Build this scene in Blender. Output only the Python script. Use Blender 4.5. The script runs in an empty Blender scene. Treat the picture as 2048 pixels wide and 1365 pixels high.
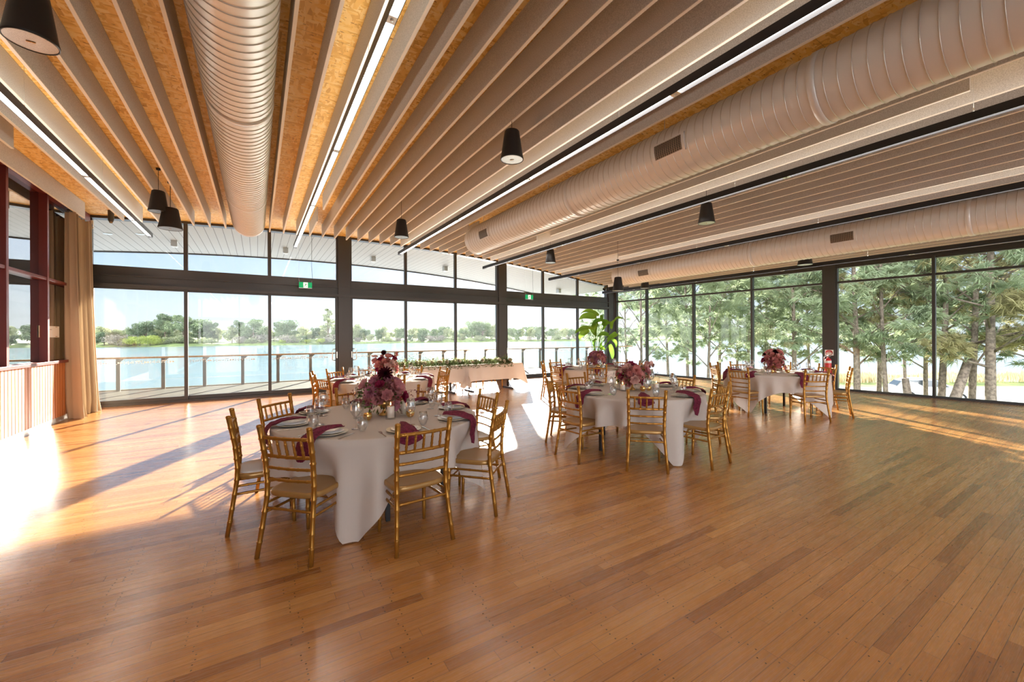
import bpy, bmesh, math, random
from mathutils import Vector, Matrix
sc = bpy.context.scene
COL = sc.collection
PI = math.pi

# ------------------------------------------------------------------ camera
F, HZ, EYE, ROLL = 815.0, 673.5, 1.5, 0.0045        # focal length in px of a 2048 px wide frame
TH = math.atan(510 / 815.0)                          # the camera looks this far right of +Y
cd = bpy.data.cameras.new('camera')
cam = bpy.data.objects.new('camera', cd)
COL.objects.link(cam)
cd.sensor_width = 36.0
cd.lens = F / 2048 * 36
cd.shift_y = -(682.5 - HZ) / 2048
cd.clip_start, cd.clip_end = 0.05, 6000
cam.matrix_world = (Matrix.Translation((0, 0, EYE)) @ Matrix.Rotation(-TH, 4, 'Z')
                    @ Matrix.Rotation(PI / 2, 4, 'X') @ Matrix.Rotation(-ROLL, 4, 'Z'))
sc.camera = cam

# ------------------------------------------------------------------ sky, sun, exposure
SUN_EL, SUN_AZ = math.radians(16.2), math.radians(28.0)     # azimuth from +Y towards +X
w = bpy.data.worlds.new('world'); sc.world = w; w.use_nodes = True
nt = w.node_tree; nt.nodes.clear()
out = nt.nodes.new('ShaderNodeOutputWorld'); bg = nt.nodes.new('ShaderNodeBackground')
# clear late-afternoon sky: pale at the horizon, blue above, a wide bright aureole round the sun
def wnode(k, **a):
    o = nt.nodes.new('ShaderNode' + k)
    for n_, v_ in a.items(): setattr(o, n_, v_)
    return o
def wmath(op, a, b):
    o = wnode('Math', operation=op)
    for i, x in enumerate((a, b)):
        if isinstance(x, (int, float)): o.inputs[i].default_value = x
        else: nt.links.new(x, o.inputs[i])
    return o.outputs[0]
tc = wnode('TexCoord'); sx = wnode('SeparateXYZ'); nt.links.new(tc.outputs['Generated'], sx.inputs[0])
rp = wnode('ValToRGB'); nt.links.new(sx.outputs[2], rp.inputs[0]); el = rp.color_ramp.elements
el[0].position, el[0].color = 0.0, (.60, .66, .69, 1); el[1].position, el[1].color = 1.0, (.10, .22, .52, 1)
for p_, c_ in ((.10, (.47, .61, .76)), (.22, (.36, .53, .78)), (.5, (.20, .36, .70))):
    e_ = el.new(p_); e_.color = (*c_, 1)
dp = wnode('VectorMath', operation='DOT_PRODUCT'); nt.links.new(tc.outputs['Generated'], dp.inputs[0])
dp.inputs[1].default_value = (math.sin(SUN_AZ) * math.cos(SUN_EL), math.cos(SUN_AZ) * math.cos(SUN_EL), math.sin(SUN_EL))
dpos = wmath('MAXIMUM', dp.outputs['Value'], 0.0)
glow = wmath('ADD', wmath('MULTIPLY', wmath('POWER', dpos, 60), .8), wmath('MULTIPLY', wmath('POWER', dpos, 7), .10))
mg = wnode('Mix', data_type='RGBA', blend_type='ADD'); mg.inputs[0].default_value = 1.0
gc = wnode('Mix', data_type='RGBA', blend_type='MULTIPLY'); gc.inputs[0].default_value = 1.0; gc.inputs[7].default_value = (1.0, .96, .88, 1)
nt.links.new(glow, gc.inputs[6]); nt.links.new(rp.outputs[0], mg.inputs[6]); nt.links.new(gc.outputs[2], mg.inputs[7])
nt.links.new(mg.outputs[2], bg.inputs[0]); nt.links.new(bg.outputs[0], out.inputs[0])
bg.inputs[1].default_value = 0.36
# unseen bright lobe added opposite the sun to fill the room from behind
flat = wnode('VectorMath', operation='DOT_PRODUCT'); nt.links.new(tc.outputs['Generated'], flat.inputs[0]); flat.inputs[1].default_value = (-math.sin(SUN_AZ + .5), -math.cos(SUN_AZ + .5), 0.15)
cl = wmath('MULTIPLY', wmath('POWER', wmath('MAXIMUM', flat.outputs['Value'], 0.0), 2.0), 8.5)
mc = wnode('Mix', data_type='RGBA', blend_type='ADD'); mc.inputs[0].default_value = 1.0; nt.links.new(mg.outputs[2], mc.inputs[6]); nt.links.new(cl, mc.inputs[7]); nt.links.new(mc.outputs[2], bg.inputs[0])
sd = bpy.data.lights.new('sun', 'SUN'); sd.energy = 10.0; sd.color = (1.0, 0.93, 0.82); sd.angle = math.radians(0.6)
sun = bpy.data.objects.new('sun', sd); COL.objects.link(sun)
sun.matrix_world = (Matrix.Translation((60, 110, 40)) @
    Vector((math.sin(SUN_AZ) * math.cos(SUN_EL), math.cos(SUN_AZ) * math.cos(SUN_EL), math.sin(SUN_EL))).to_track_quat('Z', 'Y').to_matrix().to_4x4())
vs = sc.view_settings
vs.view_transform, vs.look, vs.exposure, vs.gamma, vs.use_curve_mapping = 'Standard', 'None', 1.92, 1.0, False
cy = sc.cycles
cy.max_bounces, cy.diffuse_bounces, cy.glossy_bounces, cy.transmission_bounces, cy.transparent_max_bounces = 8, 4, 3, 3, 14
cy.sample_clamp_indirect = 6.0
cy.blur_glossy = 1.0

# ------------------------------------------------------------------ numbers of the place
YL = 12.2                                             # inner face of the lake wall
XW = -3.0                                             # face of the left wall
def osb(x):                                           # the barrel-vaulted ceiling, flattening out towards the right wall
    if x <= 11: return 4.33 - (x - 1.9) ** 2 / 138.0
    t = min(x - 11, 1.8); return 3.73 - .132 * t + .0367 * t * t
def xr(y): return 12.72 + (YL - y) * 0.085            # face of the right wall
FW = Vector((math.sin(TH), math.cos(TH), 0)); RT = Vector((math.cos(TH), -math.sin(TH), 0)); UP = Vector((0, 0, 1))
def ray(px, py):
    u, v = px - 1024, HZ - py
    return FW * F + RT * (u + ROLL * v) + UP * (v - ROLL * u)
def on_z(px, py, z=0.0):
    d = ray(px, py); return Vector((0, 0, EYE)) + d * ((z - EYE) / d.z)
def on_y(px, py, y=YL):
    d = ray(px, py); return Vector((0, 0, EYE)) + d * (y / d.y)
def on_x(px, py, x):
    d = ray(px, py); return Vector((0, 0, EYE)) + d * (x / d.x)
def on_r(px, py):
    d = ray(px, py); t = (12.72 + YL * .085) / (d.x + .085 * d.y); return Vector((0, 0, EYE)) + d * t
def at(px, depth, z=0.0):                             # a point at this column and distance along the view
    p = FW * depth + RT * ((px - 1024) / F * depth); p.z = z; return p

# ------------------------------------------------------------------ object helpers
def link(o): COL.objects.link(o); return o
def tag(o, label=None, cat=None, group=None, kind=None):
    if label: o['label'] = label
    if cat: o['category'] = cat
    if group: o['group'] = group
    if kind: o['kind'] = kind
    return o
def empty(name, loc=(0, 0, 0), rz=0.0):
    o = link(bpy.data.objects.new(name, None)); o.location = loc; o.rotation_euler = (0, 0, rz)
    o.empty_display_size = .1; return o
class MB:
    def __init__(s): s.v, s.f, s.sm = [], [], []
    def add(s, vs, fs, smooth=False, M=None):
        n = len(s.v)
        s.v += [tuple(M @ Vector(p)) for p in vs] if M is not None else [tuple(p) for p in vs]
        s.f += [tuple(i + n for i in f) for f in fs]; s.sm += [smooth] * len(fs); return s
    def box(s, x0, x1, y0, y1, z0, z1, M=None):
        return s.add([(x0, y0, z0), (x1, y0, z0), (x1, y1, z0), (x0, y1, z0), (x0, y0, z1), (x1, y0, z1), (x1, y1, z1), (x0, y1, z1)],
                     [(0, 3, 2, 1), (4, 5, 6, 7), (0, 1, 5, 4), (1, 2, 6, 5), (2, 3, 7, 6), (3, 0, 4, 7)], M=M)
    def bbox(s, x0, x1, y0, y1, z0, z1, b=.005, M=None):       # box with chamfered edges
        bm = bmesh.new(); bmesh.ops.create_cube(bm, size=1)
        for v in bm.verts:
            v.co = Vector(((x0 + x1) / 2 + v.co.x * (x1 - x0), (y0 + y1) / 2 + v.co.y * (y1 - y0), (z0 + z1) / 2 + v.co.z * (z1 - z0)))
        bmesh.ops.bevel(bm, geom=bm.edges[:], offset=b, segments=2, affect='EDGES', profile=.6)
        bm.verts.ensure_lookup_table()
        s.add([v.co[:] for v in bm.verts], [[v.index for v in f.verts] for f in bm.faces], M=M); bm.free(); return s
    def lathe(s, prof, n=24, M=None, cap=False, smooth=True, axis=None):
        vs, fs = [], []
        for r, z in prof:
            for k in range(n):
                a = 2 * PI * k / n; vs.append((r * math.cos(a), r * math.sin(a), z))
        for j in range(len(prof) - 1):
            for k in range(n):
                k2 = (k + 1) % n; fs.append((j * n + k, j * n + k2, (j + 1) * n + k2, (j + 1) * n + k))
        if cap:
            fs.append(tuple(range(n))[::-1]); fs.append(tuple((len(prof) - 1) * n + k for k in range(n)))
        return s.add(vs, fs, smooth, M)
    def tube(s, pts, r, n=8, cap=True, smooth=True, M=None):
        pts = [Vector(p) for p in pts]; R = r if isinstance(r, (list, tuple)) else [r] * len(pts)
        vs, fs = [], []
        t = (pts[1] - pts[0]).normalized(); a = t.orthogonal().normalized()
        for i, p in enumerate(pts):
            t = (pts[min(i + 1, len(pts) - 1)] - pts[max(i - 1, 0)]).normalized()
            a = (a - t * a.dot(t)).normalized(); b = t.cross(a)
            for k in range(n):
                q = 2 * PI * k / n; vs.append(p + (a * math.cos(q) + b * math.sin(q)) * R[i])
        for j in range(len(pts) - 1):
            for k in range(n):
                k2 = (k + 1) % n; fs.append((j * n + k, j * n + k2, (j + 1) * n + k2, (j + 1) * n + k))
        if cap:
            fs.append(tuple(range(n))[::-1]); fs.append(tuple((len(pts) - 1) * n + k for k in range(n)))
        return s.add(vs, fs, smooth, M)
    def quad(s, a, b, c, d): return s.add([a, b, c, d], [(0, 1, 2, 3)])
    def mesh(s, name, mat):
        me = bpy.data.meshes.new(name); me.from_pydata(s.v, [], s.f); me.materials.append(mat)
        if any(s.sm): me.polygons.foreach_set('use_smooth', s.sm)
        me.update(); return me
    def build(s, name, mat, parent=None):
        return put(name, s.mesh(name, mat), parent)
def put(name, me, parent=None, M=None):
    o = link(bpy.data.objects.new(name, me))
    if parent is not None: o.parent = parent
    if M is not None: o.matrix_local = M
    return o
KIDS = {}
def kids(o): return [c for c in o.children]
def copy_tree(o, parent=None):
    c = o.copy(); link(c); c.parent = parent
    for ch in kids(o): copy_tree(ch, c)
    return c
def structure(name, mb, mat, parent=None):
    o = mb.build(name, mat, parent)
    if parent is None: o['kind'] = 'structure'
    return o
def T(x, y, z): return Matrix.Translation((x, y, z))
def RZ(a): return Matrix.Rotation(a, 4, 'Z')
def RX(a): return Matrix.Rotation(a, 4, 'X')
def RY(a): return Matrix.Rotation(a, 4, 'Y')
ORD = ['first', 'second', 'third', 'fourth', 'fifth', 'sixth', 'seventh', 'eighth', 'ninth', 'tenth', 'eleventh', 'twelfth', 'thirteenth', 'fourteenth', 'fifteenth', 'sixteenth', 'seventeenth', 'eighteenth']

# ------------------------------------------------------------------ materials
def mat(name, col, rough=.5, metal=0.0, spec=.5, **k):
    m = bpy.data.materials.new(name); m.use_nodes = True
    b = m.node_tree.nodes['Principled BSDF']
    b.inputs['Base Color'].default_value = (*col, 1); b.inputs['Roughness'].default_value = rough
    b.inputs['Metallic'].default_value = metal; b.inputs['Specular IOR Level'].default_value = spec
    for a, v in k.items(): b.inputs[a].default_value = v
    return m
class N:
    """short hand for wiring nodes in one material"""
    def __init__(s, m): s.t = m.node_tree; s.b = s.t.nodes.get('Principled BSDF')
    def n(s, kind, **k):
        o = s.t.nodes.new('ShaderNode' + kind)
        for a, v in k.items(): setattr(o, a, v)
        return o
    def l(s, a, b): s.t.links.new(a, b)
    def math(s, op, a, b=None, c=None):
        o = s.n('Math', operation=op)
        for i, x in enumerate((a, b, c)):
            if x is None: continue
            if isinstance(x, (int, float)): o.inputs[i].default_value = x
            else: s.l(x, o.inputs[i])
        return o.outputs[0]
    def ramp(s, fac, stops):
        o = s.n('ValToRGB'); e = o.color_ramp.elements
        while len(e) > 1: e.remove(e[-1])
        e[0].position, e[0].color = stops[0][0], (*stops[0][1], 1)
        for p, c in stops[1:]:
            q = e.new(p); q.color = (*c, 1)
        s.l(fac, o.inputs[0]); return o.outputs[0]
    def coord(s, scale=(1, 1, 1), rot=(0, 0, 0), kind='Object'):
        c = s.n('TexCoord'); mp = s.n('Mapping'); mp.inputs['Scale'].default_value = scale; mp.inputs['Rotation'].default_value = rot
        s.l(c.outputs[kind], mp.inputs[0]); return mp.outputs[0]
    def noise(s, v, scale, detail=3, rough=.5, out=0):
        o = s.n('TexNoise'); o.inputs['Scale'].default_value = scale; o.inputs['Detail'].default_value = detail; o.inputs['Roughness'].default_value = rough
        if v is not None: s.l(v, o.inputs['Vector'])
        return o.outputs[out]
    def mix(s, fac, a, b, mode='MIX'):
        o = s.n('Mix', data_type='RGBA', blend_type=mode)
        for i, x in ((0, fac), (6, a), (7, b)):
            if isinstance(x, (int, float)): o.inputs[i].default_value = x
            elif isinstance(x, tuple): o.inputs[i].default_value = (*x, 1)
            else: s.l(x, o.inputs[i])
        return o.outputs[2]
    def bump(s, h, strength=.3, dist=.01):
        o = s.n('Bump'); o.inputs['Strength'].default_value = strength; o.inputs['Distance'].default_value = dist
        s.l(h, o.inputs['Height']); s.l(o.outputs[0], s.b.inputs['Normal']); return o
def speckle(name, c1, c2, scale, rough=.8, detail=2, bump=0, lo=.4, hi=.6, **k):
    m = mat(name, c1, rough, **k); q = N(m)
    v = q.coord(); f = q.noise(v, scale, detail)
    q.l(q.ramp(f, [(lo, c1), (hi, c2)]), q.b.inputs['Base Color'])
    if bump: q.bump(f, bump, .004)
    return m
def thin_glass(name, tint=(1, 1, 1), base=.04, edge=.5, rough=0.0):
    m = bpy.data.materials.new(name); m.use_nodes = True; q = N(m); q.t.nodes.remove(q.b)
    o = q.t.nodes['Material Output']; tr = q.n('BsdfTransparent'); gl = q.n('BsdfGlossy'); mx = q.n('MixShader'); lw = q.n('LayerWeight')
    tr.inputs[0].default_value = (*tint, 1); gl.inputs['Roughness'].default_value = rough; lw.inputs[0].default_value = .5
    f = q.math('MULTIPLY_ADD', q.math('POWER', lw.outputs['Facing'], 5.0 if edge > .6 and base < .04 else 1.7), edge, base + .03)
    q.l(f, mx.inputs[0]); q.l(tr.outputs[0], mx.inputs[1]); q.l(gl.outputs[0], mx.inputs[2]); q.l(mx.outputs[0], o.inputs[0])
    return m
def planks(name, w_, L, stops, along='X', rough=.3, gap=.0012, nails=True, grain=1.0, spec=.5):
    m = mat(name, (.4, .2, .1), rough, spec=spec); q = N(m)
    c = q.n('TexCoord'); sx = q.n('SeparateXYZ'); q.l(c.outputs['Object'], sx.inputs[0])
    u, v = (sx.outputs[0], sx.outputs[1]) if along == 'X' else (sx.outputs[1], sx.outputs[0])
    row = q.math('FLOOR', q.math('DIVIDE', v, w_))
    wn = q.n('TexWhiteNoise', noise_dimensions='1D'); q.l(row, wn.inputs['W'])
    us = q.math('DIVIDE', q.math('MULTIPLY_ADD', wn.outputs[0], L * 3.1, u), L)
    colm = q.math('FLOOR', us)
    cx = q.n('CombineXYZ'); q.l(row, cx.inputs[0]); q.l(colm, cx.inputs[1])
    idn = q.n('TexWhiteNoise', noise_dimensions='2D'); q.l(cx.outputs[0], idn.inputs['Vector'])
    fv = q.math('FRACT', q.math('DIVIDE', v, w_)); fu = q.math('FRACT', us)
    base = q.ramp(idn.outputs[0], stops)
    # grain, shifted from board to board
    gv = q.n('CombineXYZ'); q.l(q.math('MULTIPLY_ADD', idn.outputs[0], 31, q.math('MULTIPLY', u, .55)), gv.inputs[0]); q.l(q.math('MULTIPLY', v, 22), gv.inputs[1]); q.l(q.math('MULTIPLY', idn.outputs[0], 17), gv.inputs[2])
    g = q.noise(gv.outputs[0], 2.2, 5, .62); g2 = q.noise(gv.outputs[0], 9, 3, .7)
    col = q.mix(q.math('MULTIPLY', q.math('SUBTRACT', g, .46), 1.1 * grain), base, (.16, .06, .02), 'MIX')
    col = q.mix(q.math('MULTIPLY', q.math('MAXIMUM', q.math('SUBTRACT', g2, .56), 0), 2.2 * grain), col, (.1, .035, .012))
    ev = q.math('MINIMUM', fv, q.math('SUBTRACT', 1, fv)); eu = q.math('MINIMUM', fu, q.math('SUBTRACT', 1, fu))
    gapm = q.math('MAXIMUM', q.math('LESS_THAN', ev, gap / w_), q.math('LESS_THAN', eu, gap / L))
    col = q.mix(q.math('MULTIPLY', gapm, .75), col, (.035, .014, .006))
    if nails:
        nu = q.math('SUBTRACT', q.math('FRACT', q.math('DIVIDE', q.math('MULTIPLY_ADD', idn.outputs[0], .1, u), .45)), .5)
        nv = q.math('SUBTRACT', q.math('ABSOLUTE', q.math('SUBTRACT', fv, .5)), .27)
        d = q.math('SQRT', q.math('ADD', q.math('POWER', q.math('MULTIPLY', nu, .45), 2), q.math('POWER', q.math('MULTIPLY', nv, w_), 2)))
        col = q.mix(q.math('MULTIPLY', q.math('LESS_THAN', d, .0040), .85), col, (.02, .012, .01))
    q.l(col, q.b.inputs['Base Color'])
    h = q.math('SUBTRACT', q.math('MULTIPLY', g, .35), gapm)
    q.bump(h, .05, .002)
    q.l(q.math('MULTIPLY_ADD', g2, .14, rough - .07), q.b.inputs['Roughness'])
    return m
M_floor = planks('hardwood_floor', .068, 1.35, [(0, (.50, .215, .052)), (.25, (.56, .26, .07)), (.5, (.44, .18, .042)), (.75, (.61, .30, .09)), (.88, (.31, .115, .026)), (1, (.52, .225, .055))], rough=.27, spec=.6)
M_floor.node_tree.nodes['Principled BSDF'].inputs['Coat Weight'].default_value = .75; M_floor.node_tree.nodes['Principled BSDF'].inputs['Coat Roughness'].default_value = .23; M_floor.node_tree.nodes['Principled BSDF'].inputs['Coat IOR'].default_value = 1.75
M_deck = planks('deck_boards', .14, 3.0, [(0, (.14, .10, .07)), (.5, (.18, .13, .09)), (1, (.12, .085, .06))], rough=.6, gap=.004, nails=False, grain=.5)
M_felt = speckle('beige_felt', (.47, .45, .425), (.68, .66, .63), 160, .95, 3, lo=.36, hi=.62, spec=.1)
M_frame = mat('bronze_frame', (.068, .066, .066), .38, .35)
M_black = mat('black_powder_coat', (.012, .012, .013), .45)
M_darkrail = mat('dark_track', (.028, .027, .03), .4, .3)
M_duct = mat('champagne_duct', (.82, .80, .77), .36, .15)
M_bounce_edge = mat('felt_edge_bounce_light', (.86, .80, .71), .9, spec=.1)  # cream stands in for light bounced up off the floor
M_seam = mat('duct_seam', (.62, .56, .48), .35, .4)
M_glass = thin_glass('window_glass', (.97, .985, .98), -.004, .85)
M_railglass = thin_glass('railing_glass', (.84, .90, .89), .03, .65)
M_table_glass = thin_glass('drinking_glass', (.985, .99, .99), .07, .95)
M_vase_glass = thin_glass('vase_glass', (.985, .99, .985), .0, .7)
M_white = mat('white_paint', (.8, .8, .78), .5)
M_soffit = mat('soffit_white', (.62, .60, .57), .6)
M_maroon = mat('maroon_frame', (.16, .022, .016), .35)
M_alu = mat('aluminium', (.62, .62, .6), .35, .9)
M_steel = mat('stainless_steel', (.7, .68, .64), .22, 1.0)
M_gold = mat('gold_resin', (.40, .185, .028), .28, .6)
M_gold_seat = mat('gold_seat', (.40, .225, .07), .28, .35)
M_goldvase = mat('gold_metal', (.78, .47, .16), .28, .95)
M_napkin = speckle('burgundy_gauze', (.105, .004, .022), (.19, .010, .045), 60, .85, bump=.2)
M_plate = mat('cream_charger', (.74, .66, .52), .3)
M_wax = mat('ivory_wax', (.92, .80, .70), .5, **{'Subsurface Weight': .25, 'Subsurface Radius': (.02, .01, .006)})
M_flame = bpy.data.materials.new('flame'); M_flame.use_nodes = True
_b = M_flame.node_tree.nodes['Principled BSDF']; _b.inputs['Base Color'].default_value = (1, .5, .1, 1); _b.inputs['Emission Color'].default_value = (1, .55, .16, 1); _b.inputs['Emission Strength'].default_value = 6
def emis(name, col, s):
    m = mat(name, col, .5); b = m.node_tree.nodes['Principled BSDF']
    b.inputs['Emission Color'].default_value = (*col, 1); b.inputs['Emission Strength'].default_value = s; return m
M_diffuser = emis('lit_diffuser', (1, .95, .88), 5.0)
M_added_uplight = emis('added_uplight_glow', (1, .92, .82), 2.4)
def cloth_mat(name, c, tr=.3):
    m = bpy.data.materials.new(name); m.use_nodes = True; q = N(m); o = q.t.nodes['Material Output']; q.t.nodes.remove(q.b)
    d = q.n('BsdfDiffuse'); t = q.n('BsdfTranslucent'); mx = q.n('MixShader'); mx.inputs[0].default_value = tr
    v = q.coord(); f = q.noise(v, 7, 3); bp = q.n('Bump'); bp.inputs['Strength'].default_value = .25; bp.inputs['Distance'].default_value = .01
    q.l(f, bp.inputs['Height']); q.l(bp.outputs[0], d.inputs['Normal'])
    d.inputs[0].default_value = (*c, 1); t.inputs[0].default_value = (*c, 1)
    q.l(d.outputs[0], mx.inputs[1]); q.l(t.outputs[0], mx.inputs[2]); q.l(mx.outputs[0], o.inputs[0]); return m
M_cloth = cloth_mat('cream_linen', (.80, .73, .68), .38)
M_curtain = cloth_mat('beige_curtain', (.60, .48, .35), .2)
def leaf_mat(name, c1, c2, tr=.45, scale=.8):
    m = bpy.data.materials.new(name); m.use_nodes = True; q = N(m); o = q.t.nodes['Material Output']; q.t.nodes.remove(q.b)
    oi = q.n('ObjectInfo'); v = q.coord(); f = q.noise(v, scale, 2)
    s = q.math('ADD', q.math('MULTIPLY', f, .8), q.math('MULTIPLY', oi.outputs['Random'], .25))
    c = q.ramp(s, [(.3, c1), (.75, c2)])
    d = q.n('BsdfDiffuse'); t = q.n('BsdfTranslucent'); mx = q.n('MixShader'); mx.inputs[0].default_value = tr
    q.l(c, d.inputs[0]); q.l(c, t.inputs[0]); q.l(d.outputs[0], mx.inputs[1]); q.l(t.outputs[0], mx.inputs[2]); q.l(mx.outputs[0], o.inputs[0]); return m
M_bark = speckle('grey_bark', (.115, .088, .068), (.23, .18, .14), 9, .9, 4, bump=.6)
# ================================================================== the room
# OSB of the ceiling: long thin strands pressed flat, several directions
m = mat('strand_board', (.7, .4, .12), .55, spec=.3); q = N(m)
v1 = q.coord((9, 34, 1)); v2 = q.coord((34, 9, 1), (0, 0, .5)); v3 = q.coord((12, 40, 1), (0, 0, -.7))
def cells(v, s):
    o = q.n('TexVoronoi'); o.inputs['Scale'].default_value = s; q.l(v, o.inputs['Vector']); sp = q.n('SeparateColor'); q.l(o.outputs['Color'], sp.inputs[0]); return sp.outputs[0]
pick = q.noise(q.coord((1, 1, 1)), 14, 2)
a = q.mix(q.math('GREATER_THAN', pick, .5), q.ramp(cells(v1, 1), [(0, (.74, .40, .08)), (.45, (.93, .58, .15)), (1, (.98, .72, .30))]), q.ramp(cells(v2, 1), [(0, (.70, .37, .08)), (.5, (.93, .57, .15)), (1, (.98, .70, .28))]))
a = q.mix(q.math('GREATER_THAN', q.noise(v3, 1.1, 4, .6), .66), a, (.33, .12, .02))
cx = q.n('SeparateXYZ'); tc = q.n('TexCoord'); q.l(tc.outputs['Object'], cx.inputs[0])
jx = q.math('LESS_THAN', q.math('FRACT', q.math('DIVIDE', q.math('ADD', cx.outputs[1], 30), 1.22)), .004)
a = q.mix(q.math('MULTIPLY', jx, .5), a, (.22, .09, .02))
q.l(a, q.b.inputs['Base Color']); M_osb = m

def vault(y0, y1, x0, x1, z_off, th, n=40):
    mb = MB(); vs, fs = [], []
    for i in range(n + 1):
        xa = x0 + ((xr(y0) + .12 if x1 is None else x1) - x0) * i / n; xb = x0 + ((xr(y1) + .12 if x1 is None else x1) - x0) * i / n
        za, zb = osb(xa) + z_off, osb(xb) + z_off
        vs += [(xa, y0, za), (xb, y1, zb), (xa, y0, za + th), (xb, y1, zb + th)]
    for i in range(n):
        a, b = 4 * i, 4 * i + 4
        fs += [(a, a + 1, b + 1, b), (a + 2, b + 2, b + 3, a + 3), (a, b, b + 2, a + 2), (a + 1, a + 3, b + 3, b + 1)]
    fs += [(0, 2, 3, 1), (4 * n, 4 * n + 1, 4 * n + 3, 4 * n + 2)]
    return mb.add(vs, fs)
structure('ceiling', vault(-8.2, YL + .28, -3.3, None, 0, .22), M_osb)
fp = [(-3.3, -8.2), (xr(-8.2) + .03, -8.2), (xr(YL + .3) + .03, YL + .3), (-3.3, YL + .3)]
structure('floor', MB().add([(x, y, 0) for x, y in fp] + [(x, y, -.3) for x, y in fp], [(0, 1, 2, 3), (7, 6, 5, 4)] + [(i, i + 4, (i + 1) % 4 + 4, (i + 1) % 4) for i in range(4)]), M_floor)
# unseen back wall, left open between its bars to let in extra daylight
mb = MB().box(-3.3, 14.9, -8.3, -8.1, 0, .06).box(-3.3, 14.9, -8.3, -8.1, 2.63, 2.85)
for x in range(-3, 15, 2): mb.box(x - .04, x + .04, -8.3, -8.1, 0, osb(x))
structure('wall_back', mb, M_frame)

# --- lake wall: columns, beam, doors below and windows above
cols = [(1.92, 2.24), (7.10, 7.40), (12.36, 12.74), (-3.35, -3.05)]
for i, (a, b) in enumerate(cols):
    structure('trim_%d' % (i + 1), MB().bbox(a, b, YL - .02, YL + .25, 0, osb(a) + .02, .006), M_frame)
structure('trim_5', MB().bbox(-3.05, 12.5, YL + .02, YL + .2, 2.63, 3.10, .008).box(-3.05, 12.5, YL - .05, YL + .02, 2.63, 2.70).box(-3.05, 12.5, YL - .03, YL + .02, 2.88, 2.9), M_frame)
def arch_bar(x0, x1, y0, y1, dz0, dz1, n=30):
    mb = MB(); vs, fs = [], []
    for i in range(n + 1):
        x = x0 + (x1 - x0) * i / n; z = osb(x)
        vs += [(x, y0, z + dz0), (x, y1, z + dz0), (x, y0, z + dz1), (x, y1, z + dz1)]
    for i in range(n):
        a, b = 4 * i, 4 * i + 4
        fs += [(a, a + 1, b + 1, b), (a + 2, b + 2, b + 3, a + 3), (a, b, b + 2, a + 2), (a + 1, a + 3, b + 3, b + 1)]
    fs += [(0, 2, 3, 1), (4 * n, 4 * n + 1, 4 * n + 3, 4 * n + 2)]
    return mb.add(vs, fs)
structure('trim_6', arch_bar(-3.05, 12.5, YL + .0, YL + .2, -.055, .0), M_frame)
bays = [[-3.05, -1.42, .28, 1.92], [2.24, 3.85, 5.50, 7.10], [7.40, 9.04, 10.73, 12.36]]
# white frosted markings on the sliding doors
M_film = mat('frosted_film', (.85, .88, .9), .6)
def markings(x0, x1, z):
    mb = MB(); y = YL + .055
    def P(*pts): mb.add([(px, y, z + pz) for px, pz in pts], [tuple(range(len(pts)))])
    x = x0
    h = .075; u = .036
    while x < x1 - .45:
        P((x, 0), (x + .008, 0), (x + .008, h), (x, h))
        P((x + .02, h * .65), (x + .06, h * .85), (x + .06, h * .65))
        P((x + .02, h * .35), (x + .06, h * .35), (x + .06, h * .45), (x + .02, h * .45))
        P((x + .07, 0), (x + .078, 0), (x + .078, h), (x + .07, h))
        P((x + .085, h * .45), (x + .125, h * .6), (x + .125, h * .3)); P((x + .125, h * .45), (x + .165, h * .6), (x + .165, h * .3))
        P((x + .12, h * .85), (x + .17, h * .85), (x + .17, h * .95), (x + .12, h * .95))
        P((x + .185, h * .7), (x + .275, h * .7), (x + .275, h * .8), (x + .185, h * .8)); P((x + .2, h * .88), (x + .275, h * .88), (x + .275, h), (x + .2, h))
        P((x + .19, h * .2), (x + .225, h * .45), (x + .19, h * .45)); P((x + .235, h * .2), (x + .27, h * .45), (x + .235, h * .45))
        P((x + .285, h), (x + .31, h), (x + .298, h * .62)); P((x + .285, h * .42), (x + .31, h * .42), (x + .298, h * .05))
        P((x + .32, 0), (x + .33, 0), (x + .33, h * .15), (x + .32, h * .15))
        P((x + .34, h * .2), (x + .385, h * .5), (x + .34, h * .8)); P((x + .385, h * .2), (x + .43, h * .5), (x + .385, h * .8))
        x += .445
    return mb
dn = wn_ = 0
def rect_frame(mb, x0, x1, z0, z1, w_, wb, wt, y0, y1):
    mb.bbox(x0, x0 + w_, y0, y1, z0, z1, .003); mb.bbox(x1 - w_, x1, y0, y1, z0, z1, .003)
    mb.bbox(x0 + w_, x1 - w_, y0, y1, z0, z0 + wb, .003); mb.bbox(x0 + w_, x1 - w_, y0, y1, z1 - wt, z1, .003)
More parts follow.
